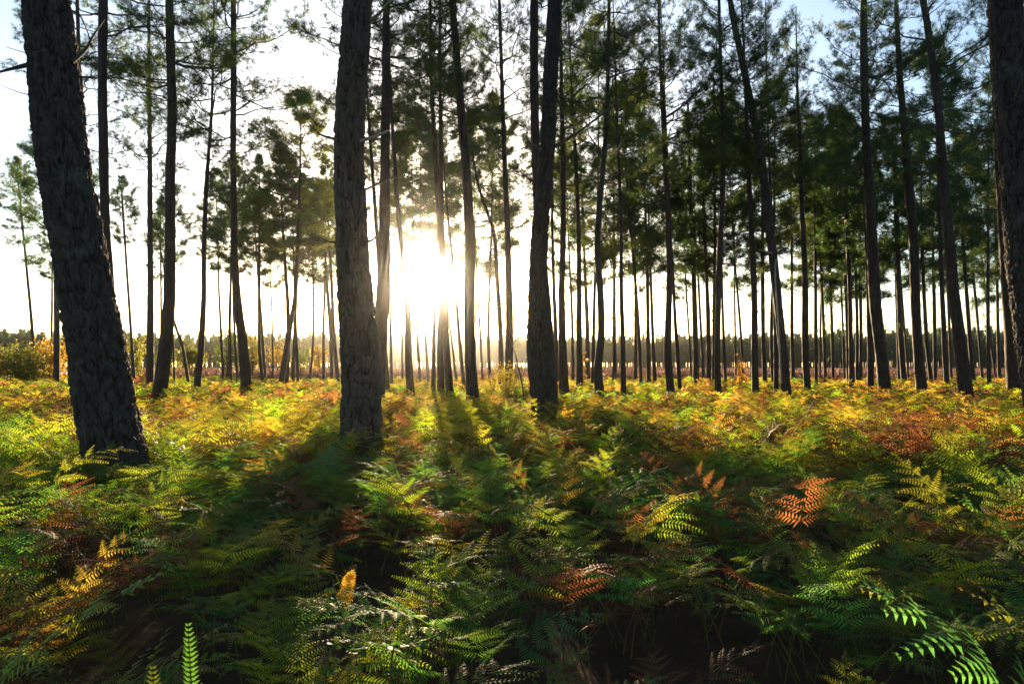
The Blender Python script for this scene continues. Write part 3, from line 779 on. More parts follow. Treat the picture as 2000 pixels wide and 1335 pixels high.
# ------------------------------------------------------------------ bracken
def frond(seed, lod=0, stalk=0.40, blade=0.82, up=1.25, droop=-0.35, pinna=0.36, curl=0.0, width=1.0, simple=0.0):
    """one bracken frond rising from the origin and arching over towards +X"""
    rng = np.random.default_rng(seed)
    mb = MB()
    n = 30
    total = stalk + blade
    s = np.linspace(0, 1, n)
    sb = stalk / total
    elev = np.where(s < sb, up + (0.80 * up - up) * s / sb, 0.80 * up + (droop - 0.80 * up) * (np.maximum(s - sb, 0) / (1 - sb)) ** 0.8)
    az = np.cumsum(rng.normal(size=n) * 0.02) + curl * s ** 2
    dl = total / (n - 1)
    T = np.stack([np.cos(elev) * np.cos(az), np.cos(elev) * np.sin(az), np.sin(elev)], 1)
    P = np.vstack([[0, 0, 0], np.cumsum(T[:-1] * dl, 0)])
    if lod < 2:
        mb.tube(P[::2], 0.0058 * (1 - 0.85 * s[::2]), 4 if lod == 0 else 3, 1)
    npin = {0: 7, 1: 6, 2: 6}[lod]
    def comb(PP, L, Nn, big, tipa, f0=0.0):
        """narrow leaflets in two rows along the polyline PP"""
        qq = np.linspace(0, 1, len(PP))
        space = (0.0215 if lod == 0 else 0.034) * (0.75 + 0.25 * big)
        if simple: space *= 0.62
        nl = max(4, int(L * (1 - f0) / space))
        f = f0 + (1 - f0) * (np.arange(nl) + 0.5) / nl
        C = np.stack([np.interp(f, qq, PP[:, c]) for c in range(3)], 1)
        tn = np.gradient(C, axis=0); tn /= np.linalg.norm(tn, axis=1)[:, None] + 1e-9
        sv = np.cross(tn, Nn); sv /= np.linalg.norm(sv, axis=1)[:, None] + 1e-9
        nv = np.cross(sv, tn)
        ff = (f - f0) / (1 - f0)
        ll = ((0.056 if lod == 0 else 0.068) * big * (1 - ff) ** 0.60 + 0.007) * rng.uniform(0.85, 1.12, nl)
        hw = (0.0068 if lod == 0 else 0.0112) * (0.5 + 0.5 * (1 - ff)) * (0.7 + 0.3 * big)
        for s2 in (-1, 1):
            curl_ = rng.uniform(-0.10, 0.30)
            dv = sv * s2 * 0.92 + tn * (0.34 + 0.25 * ff[:, None]) + nv * rng.uniform(-0.12, 0.16, nl)[:, None]
            dv /= np.linalg.norm(dv, axis=1)[:, None]
            wv = np.cross(dv, nv); wv /= np.linalg.norm(wv, axis=1)[:, None]
            drop = rng.uniform(0.05, 0.30, nl)
            p1 = C + dv * (ll * 0.35)[:, None]
            V = np.stack([C + wv * (hw * 0.8)[:, None], C - wv * (hw * 0.8)[:, None],
                          p1 - wv * hw[:, None] + nv * 0.002, p1 + wv * hw[:, None] + nv * 0.002,
                          C + dv * ll[:, None] - nv * (ll * drop)[:, None]], 1).reshape(-1, 3)
            b0 = np.arange(nl)[:, None] * 5
            mb.add(V, b0 + np.array([[0, 1, 2, 3]]), b0 + np.array([[3, 2, 4]]), 0, tipa * 0.5 + 0.5 * np.repeat(ff, 5) * tipa)
    if simple:
        k0 = int(n * sb); PPt = P[k0:]
        comb(PPt, blade, [1.0, 0, 0.25], simple, 0.3); npin = 0
    for i in range(npin):
        t = ((i + 0.15) / npin) ** 0.9 * 0.86
        q = sb + (1 - sb) * t
        p = np.array([np.interp(q, s, P[:, c]) for c in range(3)])
        tv = np.array([np.interp(q, s, T[:, c]) for c in range(3)]); tv /= np.linalg.norm(tv)
        B = np.cross([0, 0, 1.0], tv); B /= np.linalg.norm(B) + 1e-9
        Nn = np.cross(tv, B)
        Lp = pinna * width * (1 - t) ** 0.8 * min(1.0, 0.85 + 0.9 * t) + 0.02
        for sd in (-1, 1):
            if rng.random() < 0.05: continue
            L = Lp * rng.uniform(0.82, 1.12)
            fwd = rng.uniform(0.25, 0.55) + 0.35 * t
            lift = rng.uniform(-0.05, 0.38)
            d0 = B * sd * math.cos(fwd) + tv * math.sin(fwd) + Nn * lift; d0 /= np.linalg.norm(d0)
            qq = np.linspace(0, 1, 6)
            dr = rng.uniform(0.08, 0.42)
            PP = p + d0 * L * qq[:, None] + np.array([0, 0, -1.0]) * dr * L * (qq ** 2)[:, None] + tv * (qq ** 2)[:, None] * L * 0.12
            tipa = np.clip(0.25 + 0.75 * t, 0, 1)
            if lod == 2:
                c = PP[::2]; k = len(c)
                w = 0.042 * (1 - qq[::2] * 0.9) * (0.6 + 0.4 * (1 - t))
                sv = np.cross(d0, Nn); sv /= np.linalg.norm(sv)
                zz = np.array([0, 0, -0.012])
                V = np.vstack([c + sv * w[:, None] + zz, c, c - sv * w[:, None] + zz])
                Q = [[j, j + 1, k + j + 1, k + j] for j in range(k - 1)] + [[k + j, k + j + 1, 2 * k + j + 1, 2 * k + j] for j in range(k - 1)]
                mb.add(V, Q, None, 0, tipa)
                continue
            if lod == 0: mb.tube(PP, 0.0022 * (1 - 0.8 * qq), 3, 1, cap=False)
            tilt = Nn + B * sd * rng.uniform(-0.25, 0.25) + tv * rng.uniform(-0.2, 0.2)
            comb(PP, L, tilt, 0.55 + 0.45 * (1 - t), tipa)
    if lod < 2 and not simple:
        k0 = int(n * (sb + (1 - sb) * 0.70))
        PPt = P[k0:]
        B = np.cross([0, 0, 1.0], T[-3]); comb(PPt, np.linalg.norm(PPt[-1] - PPt[0]), np.cross(T[-3], B), 0.7, 1.0)
    return mb

COLOURS = ('green', 'lime', 'gold', 'rust')
FR = {c: [] for c in COLOURS}
base_fr = []
for i in range(14):
    r_ = random.Random(900 + i)
    base_fr.append(frond(700 + i, 0, r_.uniform(0.38, 0.70), r_.uniform(0.58, 0.88), r_.uniform(1.05, 1.42), r_.uniform(-0.45, 0.40), r_.uniform(0.26, 0.38), r_.uniform(-0.7, 0.7)))
for c in COLOURS:
    for mb in base_fr:
        FR[c].append(mb.build("frond_" + c, [M['fern_' + c], M['stalk_green']], False, "tip"))

def merged_plant(seed, lod, nf):
    rng = random.Random(seed)
    out = MB()
    for f in range(nf):
        mb = frond(seed * 13 + f, lod, rng.uniform(0.34, 0.66), rng.uniform(0.6, 0.92), rng.uniform(1.0, 1.42), rng.uniform(-0.35, 0.55), rng.uniform(0.28, 0.42), rng.uniform(-0.7, 0.7))
        a = rng.uniform(0, 6.283) ; ox, oy = rng.uniform(-0.15, 0.15), rng.uniform(-0.15, 0.15)
        ca, sa = math.cos(a), math.sin(a)
        for V in mb.V:
            x, y = V[:, 0].copy(), V[:, 1].copy()
            V[:, 0] = x * ca - y * sa + ox; V[:, 1] = x * sa + y * ca + oy
        off = out.n
        tone = rng.random()
        out.V += mb.V; out.A += mb.A; out.B += [np.full(len(V), tone) for V in mb.V]
        out.Q += [q + off for q in mb.Q]; out.qm += mb.qm
        out.T += [q + off for q in mb.T]; out.tm += mb.tm
        out.n += mb.n
    return out

def source_set(name, lod, nf, nvar, seeds):
    cols = {}
    for c in COLOURS: cols[c] = []
    for v in range(nvar):
        mb = merged_plant(seeds + v, lod, nf)
        for c in COLOURS:
            o = bpy.data.objects.new(name, mb.build(name, [M['fern_' + c], M['stalk_green']], False, "tip"))
            cols[c].append(o)
    return cols
PL1 = source_set("bracken_plant", 1, 4, 7, 40)
PL2 = source_set("bracken_far_plant", 2, 5, 4, 80)

def colour_at(x, y):
    """rust, gold, lime and green patches over the forest floor, greener near the camera"""
    far = min(1, max(0, (y - 5) / 8.0))  # more lime and gold further back, partly sunlight put into frond colour
    n1 = float(vnoise(np.array(x * 0.45 + 90.0), np.array(y * 0.45 + 90.0), 21))
    n2 = float(vnoise(np.array(x * 1.2 + 90.0), np.array(y * 1.2 + 90.0), 22))
    v = 0.62 * n1 + 0.38 * n2 + rnd.gauss(0, 0.09)
    right = min(1, max(0, (x - 0.42 * y) / 3.0)) * min(1, max(0, (y - 5) / 3))
    v += 0.16 * right
    if v > 0.68 - 0.07 * far: return 'rust' if rnd.random() < 0.82 - 0.45 * far else rnd.choice(('gold', 'lime'))
    if v > 0.56 - 0.08 * far: return rnd.choice(('gold', 'lime', 'lime', 'lime', 'rust')) if far > 0.3 else rnd.choice(('green', 'green', 'rust', 'lime'))
    if far > 0.2 and rnd.random() < 0.35 + 0.35 * far: return rnd.choice(('lime', 'lime', 'lime', 'gold'))
    return 'green' if rnd.random() < 0.92 - 0.25 * far else 'lime'

def pixel_of(p):
    x, y, z = p[0], p[1], p[2] - CAMZ
    f = y * math.cos(PITCH) + z * math.sin(PITCH)
    v = -y * math.sin(PITCH) + z * math.cos(PITCH)
    return 1000 + F * x / f, 667.5 - F * v / f

HOLES = [(at(700, 1140, 4.0)[:2], 0.42), (at(1390, 1235, 3.1)[:2], 0.40), (at(60, 1090, 4.3)[:2], 0.30), (at(420, 1010, 5.2)[:2], 0.30), (at(1250, 1235, 3.1)[:2], 0.25)]
def blocked(x, y, m=0.0):
    for tx, ty, tr in TRUNKS:
        if (tx - x) ** 2 + (ty - y) ** 2 < (tr + m) ** 2: return True
    for (h, r) in HOLES:
        if (h[0] - x) ** 2 + (h[1] - y) ** 2 < r * r: return True
    return False

plants = []
def scatter(y0, y1, step, lod, margin):
    y = y0
    while y < y1:
        w = y * 0.79 + margin
        x = -w
        while x < w:
            px, py = x + rnd.uniform(-0.5, 0.5) * step, y + rnd.uniform(-0.5, 0.5) * step
            if not blocked(px, py, 0.03):
                plants.append((px, py, lod))
            x += step
        y += step
for tx, ty, tr in list(TRUNKS):
    if ty < 18:                                  # bracken crowding the feet of the nearer trunks
        for k_ in range(9):
            a_ = rnd.uniform(0, 6.283) if k_ > 5 else rnd.uniform(3.5, 5.9)
            r_ = tr + rnd.uniform(0.10, 0.32)
            plants.append((tx + r_ * math.cos(a_), ty + r_ * math.sin(a_), 1))
scatter(1.75, 10.0, 0.38, 1, 1.6)
scatter(10.0, 17.0, 0.47, 1, 2.5)
scatter(17.0, 30.0, 0.62, 2, 4.0)
scatter(30.0, 58.0, 0.95, 2, 6.0)

# the largest in the picture become ferns of their own
def in_view(p):
    u, v = pixel_of((p[0], p[1], 0.55))
    return -120 < u < 2120 and 730 < v < 1520
near = sorted([p for p in plants if p[2] == 1 and in_view(p)], key=lambda p: p[0] ** 2 + p[1] ** 2)[:285]
nearset = set(near)
WORD = {'green': "deep green", 'lime': "yellow-green", 'gold': "golden", 'rust': "rust-brown"}
FEET = [(228, "the thick leaning pine"), (330, "the curved footed pine"), (483, "the lone dark pine"), (706, "the grey plated pine"), (924, "the tall bowed pine"), (1063, "the mossy footed pine"),
        (1172, "the wavy pine"), (1310, "the straight midground pine"), (1536, "the long slanting pine"), (1728, "the warm edged pine"), (1801, "the left leaning pine"), (1887, "the black leaning pine"), (1990, "the edge trunk")]
def zone(u, v):
    row = "at bottom edge" if v > 1150 else ("low down" if v > 1030 else ("midway up" if v > 950 else "high up"))
    return row, min(FEET, key=lambda f: abs(f[0] - u))[1]
def fern(x, y, colour, nf, label, group, z=None, sc=1.0, rots=None):
    root = bpy.data.objects.new("bracken_fern", None)
    COL.objects.link(root)
    root.location = (x, y, float(gz(x, y)) - 0.01 if z is None else z)
    root.empty_display_size = 0.1
    tag(root, label, "fern", group)
    a0 = rnd.uniform(0, 6.283)
    for f in range(nf):
        c = colour
        if rnd.random() < 0.14: c = {'green': 'lime', 'lime': 'green', 'gold': 'rust', 'rust': 'green'}[colour]
        a = a0 + f * 6.283 / nf + rnd.uniform(-0.5, 0.5)
        obj("frond", rnd.choice(FR[c]), root, (rnd.uniform(-0.08, 0.08), rnd.uniform(-0.08, 0.08), 0),
            (rnd.uniform(-0.16, 0.16), rnd.uniform(-0.14, 0.14), a), sc * rnd.uniform(0.72, 1.08))
    return root
cellmap = {}
for p in near:
    u, v = pixel_of((p[0], p[1], 0.5))
    c = colour_at(p[0], p[1])
    cellmap.setdefault((c, *zone(u, v)), []).append((u, p))
for (c, row, col), members in cellmap.items():
    members.sort()
    for i, (u, p) in enumerate(members):
        which = "" if len(members) == 1 else (("left one", "right one")[i] if len(members) == 2 else f"{ORD[i]} from left")
        lab = f"{WORD[c]} fern {row}, below {col}" + (f", {which}" if which else "")
        fern(p[0], p[1], c, rnd.choice((3, 4, 5)) + (1 if p[1] < 3.6 else 0), lab, "bracken ferns in the foreground",
             sc=rnd.choice((0.56, 0.68, 0.76, 0.90)) * (0.70 if p[1] < 2.6 else (0.82 if p[1] < 3.8 else 1.0)))

# single ferns the eye picks out
def special(px, py, Y, colour, label, fr_kw, fronds):
    g = at(px, py, Y)
    x, y = g[0], g[1]
    root = bpy.data.objects.new("bracken_fern", None); COL.objects.link(root)
    root.location = (x, y, float(gz(x, y)) - 0.01); tag(root, label, "fern")
    for i, (az, tilt, sc, seed) in enumerate(fronds):
        me = frond(seed, 0, **fr_kw).build("frond_special", [M['fern_' + colour], M['stalk_green']], False, "tip")
        obj("frond", me, root, (0, 0, 0), (0, tilt, az), sc)
UPR = dict(stalk=0.52, blade=0.36, up=1.5, droop=1.38, simple=0.55)
special(318, 1325, 1.75, 'green', "upright narrow bright green fern at the bottom edge, the one further left", UPR, [(-1.2, 0.05, 1.03, 1)])
special(412, 1325, 1.8, 'green', "upright narrow bright green fern at the bottom edge, the one further right", UPR, [(-1.5, -0.07, 1.05, 2)])
special(1140, 930, 6.6, 'lime', "tall bright yellow-green fern with fanned fronds lit in the middle of the carpet", dict(stalk=0.4, blade=0.85, up=1.35, droop=0.35, pinna=0.36), [(2.5, 0, 1.05, 4), (0.4, 0, 0.95, 5), (-1.2, 0, 0.95, 6), (-0.4, 0.1, 0.85, 7)])
special(1610, 1075, 3.9, 'lime', "fresh green fern with curled arching fronds beside rusty ones at right", dict(stalk=0.36, blade=0.6, up=1.45, droop=0.3, pinna=0.26), [(2.9, 0, 0.9, 8), (0.2, 0, 0.85, 9), (-1.4, 0.1, 0.8, 10)])
special(1440, 1030, 4.4, 'rust', "red-brown upright fern between green fronds right of centre", dict(stalk=0.40, blade=0.55, up=1.45, droop=0.6, pinna=0.24), [(2.6, 0, 0.95, 11), (0.3, 0, 1.0, 12)])
special(1560, 1140, 3.3, 'rust', "dry orange fern with drooping leaflets hanging over a dark gap", dict(stalk=0.50, blade=0.62, up=1.2, droop=-0.5, pinna=0.22), [(3.0, 0, 1.0, 13)])
special(645, 1180, 3.3, 'gold', "small upright yellow fern tip standing over the dark gap", dict(stalk=0.40, blade=0.20, up=1.45, droop=1.05, pinna=0.055), [(1.1, 0, 0.84, 14)])
special(255, 925, 6.2, 'lime', "light green fern arching across the foot of the thick leaning trunk", dict(stalk=0.45, blade=0.7, up=1.3, droop=-0.3, pinna=0.26), [(2.9, 0, 1.0, 15), (-0.9, 0, 1.0, 16)])
special(70, 1020, 4.7, 'rust', "reddish fern frond pointing right at the left picture edge", dict(stalk=0.42, blade=0.6, up=1.2, droop=0.1, pinna=0.26), [(0.2, 0, 1.0, 17), (1.9, 0, 0.9, 18)])
special(745, 1160, 3.5, 'gold', "pale straw fern spreading flat over the dark hollow at centre", dict(stalk=0.40, blade=0.8, up=1.1, droop=-0.2, pinna=0.3), [(2.9, 0, 1.0, 19), (0.2, 0, 1.0, 20)])
special(1690, 960, 5.2, 'lime', "light green fern catching the sun among shaded ferns at right", dict(stalk=0.42, blade=0.75, up=1.35, droop=0.1, pinna=0.34), [(2.2, 0, 1.0, 21), (-0.6, 0, 1.0, 22)])
special(1895, 990, 4.6, 'lime', "green upright fern tip near the right edge above rusty ones", dict(stalk=0.45, blade=0.7, up=1.45, droop=0.5, pinna=0.32), [(2.0, 0, 1.0, 23), (0.2, 0, 0.9, 24)])

# all further bracken: one uncountable carpet of instances
def scatter_object(name, pts, sources, label, cat):
    """pts: (x, y, z, rot, scale, source index)"""
    coll = bpy.data.collections.new(name + "_sources")
    for i, o in enumerate(sources):
        o.name = f"{name}_source_{i:03d}"
        coll.objects.link(o)
    A = np.array(pts, float)
    me = bpy.data.meshes.new(name)
    me.vertices.add(len(A)); me.vertices.foreach_set("co", A[:, :3].astype(np.float32).ravel())
    for k, col_, ty in (("rot", 3, 'FLOAT'), ("scl", 4, 'FLOAT'), ("idx", 5, 'INT')):
        a = me.attributes.new(k, ty, 'POINT')
        a.data.foreach_set("value", A[:, col_].astype(np.int32 if ty == 'INT' else np.float32))
    me.update()
    o = obj(name, me)
    ng = bpy.data.node_groups.new(name, 'GeometryNodeTree')
    ng.interface.new_socket("Geometry", in_out='INPUT', socket_type='NodeSocketGeometry')
    ng.interface.new_socket("Geometry", in_out='OUTPUT', socket_type='NodeSocketGeometry')
    N, L = ng.nodes, ng.links
    gi = N.new("NodeGroupInput"); go = N.new("NodeGroupOutput")
    ci = N.new("GeometryNodeCollectionInfo"); ci.inputs[0].default_value = coll
    ci.inputs["Separate Children"].default_value = True; ci.inputs["Reset Children"].default_value = True
    ip = N.new("GeometryNodeInstanceOnPoints"); ip.inputs["Pick Instance"].default_value = True
    def attr(nm, ty):
        a = N.new("GeometryNodeInputNamedAttribute"); a.data_type = ty; a.inputs[0].default_value = nm
        return a.outputs[0]
    cx = N.new("ShaderNodeCombineXYZ"); L.new(attr("rot", 'FLOAT'), cx.inputs[2])
    L.new(gi.outputs[0], ip.inputs["Points"]); L.new(ci.outputs[0], ip.inputs["Instance"])
    L.new(attr("idx", 'INT'), ip.inputs["Instance Index"])
    er = N.new("FunctionNodeEulerToRotation"); L.new(cx.outputs[0], er.inputs[0]); L.new(er.outputs[0], ip.inputs["Rotation"])
    L.new(attr("scl", 'FLOAT'), ip.inputs["Scale"])
    L.new(ip.outputs[0], go.inputs[0])
    md = o.modifiers.new("scatter", 'NODES'); md.node_group = ng
    tag(o, label, cat, kind="stuff")
    return o

src, index = [], {}
for lod, PLx in ((1, PL1), (2, PL2)):
    for c in COLOURS:
        for v, o in enumerate(PLx[c]):
            index[(lod, c, v)] = len(src); src.append(o)
pts = []
for p in plants:
    if p in nearset: continue
    c = colour_at(p[0], p[1])
    v = rnd.randrange(7 if p[2] == 1 else 4)
    pts.append((p[0], p[1], float(gz(p[0], p[1])) - 0.02, rnd.uniform(0, 6.283), rnd.uniform(0.68, 1.02), index[(p[2], c, v)]))
scatter_object("bracken_undergrowth", pts, src, "green, yellow and rusty bracken carpet running back between the pines", "bracken")

# heather tufts on the open heath
def heather_tuft(seed):
    rng = np.random.default_rng(seed); mb = MB()
    C = rng.normal(size=(60, 3)) * [0.35, 0.35, 0.12] + [0, 0, 0.18]
    needle_tufts(mb, C, np.tile([0, 0, 1.0], (60, 1)), rng, n=8, length=0.22, width=0.04)
    return bpy.data.objects.new("heather", mb.build("heather", [M['heather']], False))
hp = []
for i in range(5200):
    y = 50 + 170 * rnd.random() ** 1.5; x = rnd.uniform(-0.85, 0.85) * y
    hp.append((x, y, 0, rnd.uniform(0, 6.283), rnd.uniform(1.0, 2.2), rnd.randrange(4)))
scatter_object("heather_heath", hp, [heather_tuft(i) for i in range(4)], "purplish brown heather covering the open heath behind the pines", "heather")

# far pine wood across the heath
def far_tree(seed):
    rng = np.random.default_rng(seed); mb = MB()
    H = 12.5
    mb.tube(np.array([[0, 0, -0.2], [0.1, 0, 5], [0.05, 0.1, H]]), np.array([0.2, 0.16, 0.04]), 4, 1, cap=False)
    C = []
    for b in range(125):
        q = rng.random(); z = 3.6 + q * (H - 3.6)
        rr = 1.9 * crown_profile(q) * math.sqrt(rng.random()); a = rng.uniform(0, 6.283)
        C.append([rr * math.cos(a), rr * math.sin(a), z])
    C = np.array(C)
    needle_tufts(mb, C, np.tile([0, 0, 1.0], (len(C), 1)), rng, n=12, length=0.75, width=0.16)
    return bpy.data.objects.new("far_pine", mb.build("far_pine", [M['needle_far'], M['bark_mid']], False))
fp = []
for i in range(4300):
    a = rnd.uniform(-0.95, 0.95); r = 238 + 120 * rnd.random() ** 1.2 + 10 * math.sin(a * 9)
    fp.append((r * math.sin(a), r * math.cos(a), 0, rnd.uniform(0, 6.283), rnd.uniform(0.74, 1.02), rnd.randrange(5)))
scatter_object("distant_pine_wood", fp, [far_tree(i) for i in range(5)], "hazy pine wood closing the heath on the horizon", "wood")

# the same wood goes on behind and beside the camera
def wood_tree(seed):
    mb = MB()
    mb.tube(np.array([[0, 0, -0.2], [0.1, 0.05, 4], [0.0, 0.1, 8], [0, 0, 14]]), np.array([0.27, 0.22, 0.16, 0.03]), 8, 0, cap=False)
    return bpy.data.objects.new("wood_pine", mb.build("wood_pine", [M['bark_mid']]))
ws_, wsrc = [], [wood_tree(0)]
for i, c_ in enumerate(CROWNS[:6]):
    wsrc.append(bpy.data.objects.new("wood_crown", c_))
def far_from(x, y, L_, m):
    return all((x - a[0]) ** 2 + (y - a[1]) ** 2 > m * m for a in L_)
tries = 0
while len(ws_) < 2 * 110 and tries < 6000:
    tries += 1
    x, y = rnd.uniform(-42, 42), rnd.uniform(-42, 30)
    if y > -2.5 and abs(x) < 0.95 * y + 6.5: continue
    if math.hypot(x, y) < 3.5 or not far_from(x, y, ws_, 2.7): continue
    if y > 0 and x < 0 and rnd.random() < 0.55: continue
    a_ = rnd.uniform(0, 6.283); s_ = rnd.uniform(0.95, 1.2)
    ws_.append((x, y, 0, a_, s_, 0)); ws_.append((x, y, 7.2 * s_, a_, 1.18 * s_, 1 + rnd.randrange(6)))
scatter_object("pine_wood_around", ws_, wsrc, "the pine wood carrying on beside and behind the viewer", "wood")

# ------------------------------------------------------------------ shrubs, saplings and small broadleaf trees
def leaf_cloud(mb, C, rng, size, m=0):
    k = len(C)
    n = rng.normal(size=(k, 3)); n[:, 2] += 0.6; n /= np.linalg.norm(n, axis=1)[:, None]
    a = np.cross(n, rng.normal(size=(k, 3))); a /= np.linalg.norm(a, axis=1)[:, None]
    b = np.cross(n, a)
    s = size * rng.uniform(0.6, 1.3, (k, 1))
    V = np.stack([C - a * s, C + b * s * 0.5 - a * s * 0.1, C + a * s, C - b * s * 0.5 - a * s * 0.1], 1).reshape(-1, 3)
    mb.add(V, np.arange(4 * k).reshape(-1, 4), None, m)

def shrub(name, px, ybase, d, hw_px, h_px, mat, label, cat, leaves, size, group=None, stems=5, open_=0.6, trunk_frac=0.0, lean=0.0):
    g = at(px, ybase, d); g[2] = 0
    Hh = h_px * d / F; Rr = hw_px * d / F
    seed = int(px * 3 + ybase); rng = np.random.default_rng(seed)
    root = bpy.data.objects.new(name, None); COL.objects.link(root); root.location = g; tag(root, label, cat, group)
    tips = []
    for s in range(stems):
        a = s * 6.283 / stems + rng.uniform(-0.4, 0.4)
        top = np.array([Rr * 0.7 * math.cos(a) * rng.uniform(0.3, 1), Rr * 0.7 * math.sin(a) * rng.uniform(0.3, 1), Hh * rng.uniform(0.7, 1.0)])
        mid = np.array([top[0] * 0.35 + rng.normal() * 0.05 * Rr, top[1] * 0.35, Hh * (0.3 + 0.3 * trunk_frac)])
        mb = MB()
        P = catmull(np.array([[0.02 * math.cos(a), 0.02 * math.sin(a), -0.05], mid, top]), 10)
        P[:, 0] += lean * P[:, 2]
        r0 = max(0.006, 0.012 * Hh)
        mb.tube(P, r0 * np.linspace(1, 0.25, 10), 5)
        for b in range(7):
            q = rng.uniform(max(0.3, trunk_frac), 0.98); p = P[int(q * 9)]
            dv = rng.normal(size=3); dv[2] = abs(dv[2]) * 0.6; dv /= np.linalg.norm(dv)
            ln = Rr * rng.uniform(0.35, 0.75)
            PT = np.array([p, p + dv * ln * 0.5 + [0, 0, 0.04 * ln], p + dv * ln])
            mb.tube(PT, r0 * 0.4 * np.array([1, 0.7, 0.3]), 3, cap=False)
            tips += [p + dv * ln * f for f in (0.45, 0.75, 1.0)]
        tips += [P[-1], P[-2]]
        obj("stem", mb.build("stem", [M['twig']]), root)
    tips = np.array(tips)
    idx = rng.integers(len(tips), size=leaves)
    C = tips[idx] + rng.normal(size=(leaves, 3)) * Rr * 0.16 * open_
    C[:, 2] = np.maximum(C[:, 2], 0.05)
    mb = MB(); leaf_cloud(mb, C, rng, size)
    obj("foliage", mb.build("leaves", [M[mat]], False), root)
    return root
S = shrub
S("shrub", 992, 772, 20.5, 36, 105, 'leaf_gold', "golden leafy shrub glowing left of the mossy footed pine", "shrub", 2600, 0.030, stems=7)
S("shrub", 962, 762, 24, 24, 90, 'leaf_gold', "thin sparse golden shrub beside the tall bowed pine", "shrub", 500, 0.030, stems=5)
S("shrub", 270, 785, 18, 24, 85, 'leaf_gold', "wispy golden shrub against the right side of the thick leaning trunk", "shrub", 900, 0.026, stems=6)
S("shrub", 312, 770, 17, 16, 45, 'leaf_olive', "small leafy sprig in front of the curved footed dark pine", "shrub", 170, 0.030, stems=4)
S("shrub", 872, 782, 19, 17, 26, 'leaf_olive', "low dark leafy shrub at the feet of two pines below the sun", "shrub", 700, 0.030, stems=6)
S("shrub", 1374, 766, 24, 26, 55, 'leaf_gold', "rounded golden shrub left of the long slanting pine group", "shrub", 1100, 0.034, stems=7)
S("shrub", 1330, 768, 24, 12, 45, 'leaf_gold', "small reddish golden shrub climbing round a thin pine foot", "shrub", 420, 0.030, stems=4)
S("shrub", 1446, 756, 29, 24, 100, 'leaf_gold', "tall spindly sapling with pale yellow leaves between thin pines", "sapling", 520, 0.045, stems=3, trunk_frac=0.3)
S("shrub", 1139, 752, 30, 12, 95, 'leaf_gold', "narrow yellow sapling behind the wavy green footed pine", "sapling", 420, 0.045, stems=3)
S("shrub", 1775, 768, 25, 20, 42, 'leaf_olive', "small green shrub between the two thick dark pines at right", "shrub", 700, 0.034, stems=6)
S("shrub", 1712, 775, 22, 16, 24, 'leaf_olive', "low green shrub at the foot of the warm edged dark pine", "shrub", 500, 0.030, stems=6)
S("shrub", 40, 738, 42, 56, 82, 'leaf_olive', "large rounded sunlit bush at the left picture edge", "bush", 5200, 0.085, stems=9, open_=1.0)
S("shrub", 100, 740, 44, 40, 95, 'leaf_gold', "paler yellow bush behind two thin trunks at far left", "bush", 2600, 0.085, stems=8, open_=1.0)
S("shrub", -20, 740, 40, 40, 80, 'leaf_gold', "golden bush cut by the left picture edge", "bush", 2000, 0.08, stems=8, open_=1.0)
S("shrub", 258, 738, 46, 34, 105, 'leaf_olive', "hazy bush just right of the thick leaning trunk", "bush", 1800, 0.085, stems=7)
B = "small broadleaf trees on the heath edge"
S("broadleaf_tree", 374, 738, 50, 30, 90, 'leaf_olive', "dark round crowned little tree behind a slanting thin pine", "tree", 2600, 0.085, B, 6, 0.9, 0.5)
S("broadleaf_tree", 445, 740, 47, 38, 125, 'leaf_olive', "open crowned little tree left of the lone dark pine's middle", "tree", 1300, 0.085, B, 5, 0.7, 0.4)
S("broadleaf_tree", 492, 738, 52, 34, 110, 'leaf_gold', "yellowish little tree just right of the lone dark pine", "tree", 1700, 0.085, B, 6, 0.9, 0.4)
S("broadleaf_tree", 545, 736, 54, 26, 85, 'leaf_gold', "small pale tree between the forked thin pines and the leaning one", "tree", 800, 0.085, B, 5, 0.8, 0.5)
S("broadleaf_tree", 590, 736, 54, 24, 75, 'leaf_olive', "tiny twisted tree right of the curved leaning thin pine", "tree", 500, 0.085, B, 4, 0.8, 0.5)
S("broadleaf_tree", 625, 737, 52, 26, 90, 'leaf_gold', "little tree with sparse yellow leaves left of the grey plated pine", "tree", 700, 0.085, B, 4, 0.8, 0.5)
S("broadleaf_tree", 320, 737, 52, 26, 80, 'leaf_olive', "small hazy tree behind the curved footed dark pine", "tree", 900, 0.085, B, 5, 0.9, 0.4)

# thin bowed sapling
root = bpy.data.objects.new("sapling", None); COL.objects.link(root)
g = at(1026, 790, 17.5); g[2] = 0; root.location = g
tag(root, "thin dark bowed sapling leaning left just beside the mossy footed pine", "sapling")
P = np.array([at(x, y, 17.5) for x, y in ((1025, 795), (1022, 765), (1012, 715), (1001, 675), (988, 648), (974, 615), (966, 585))]) - g
P[0][2] = -0.05
mb = MB(); mb.tube(catmull(P, 26), np.linspace(0.028, 0.007, 26), 6)
obj("stem", mb.build("sapling_stem", [M['twig']]), root)
rng = np.random.default_rng(7); tips = []
for (a, b) in (((1001, 675), (1024, 650)), ((1001, 675), (1018, 640)), ((988, 648), (1010, 610)), ((974, 615), (992, 575)), ((1001, 680), (1020, 672))):
    p0 = at(*a, 17.5) - g; p1 = at(*b, 17.3) - g
    mb = MB(); mb.tube(np.array([p0, (p0 + p1) / 2 + [0, 0.1, 0.03], p1]), np.array([0.008, 0.006, 0.003]), 4)
    obj("twig", mb.build("sapling_twig", [M['twig']]), root)
    tips += [p0 + (p1 - p0) * f for f in rng.uniform(0.3, 1.1, 22)]
mb = MB(); leaf_cloud(mb, np.array(tips) + rng.normal(size=(len(tips), 3)) * 0.07, rng, 0.028)
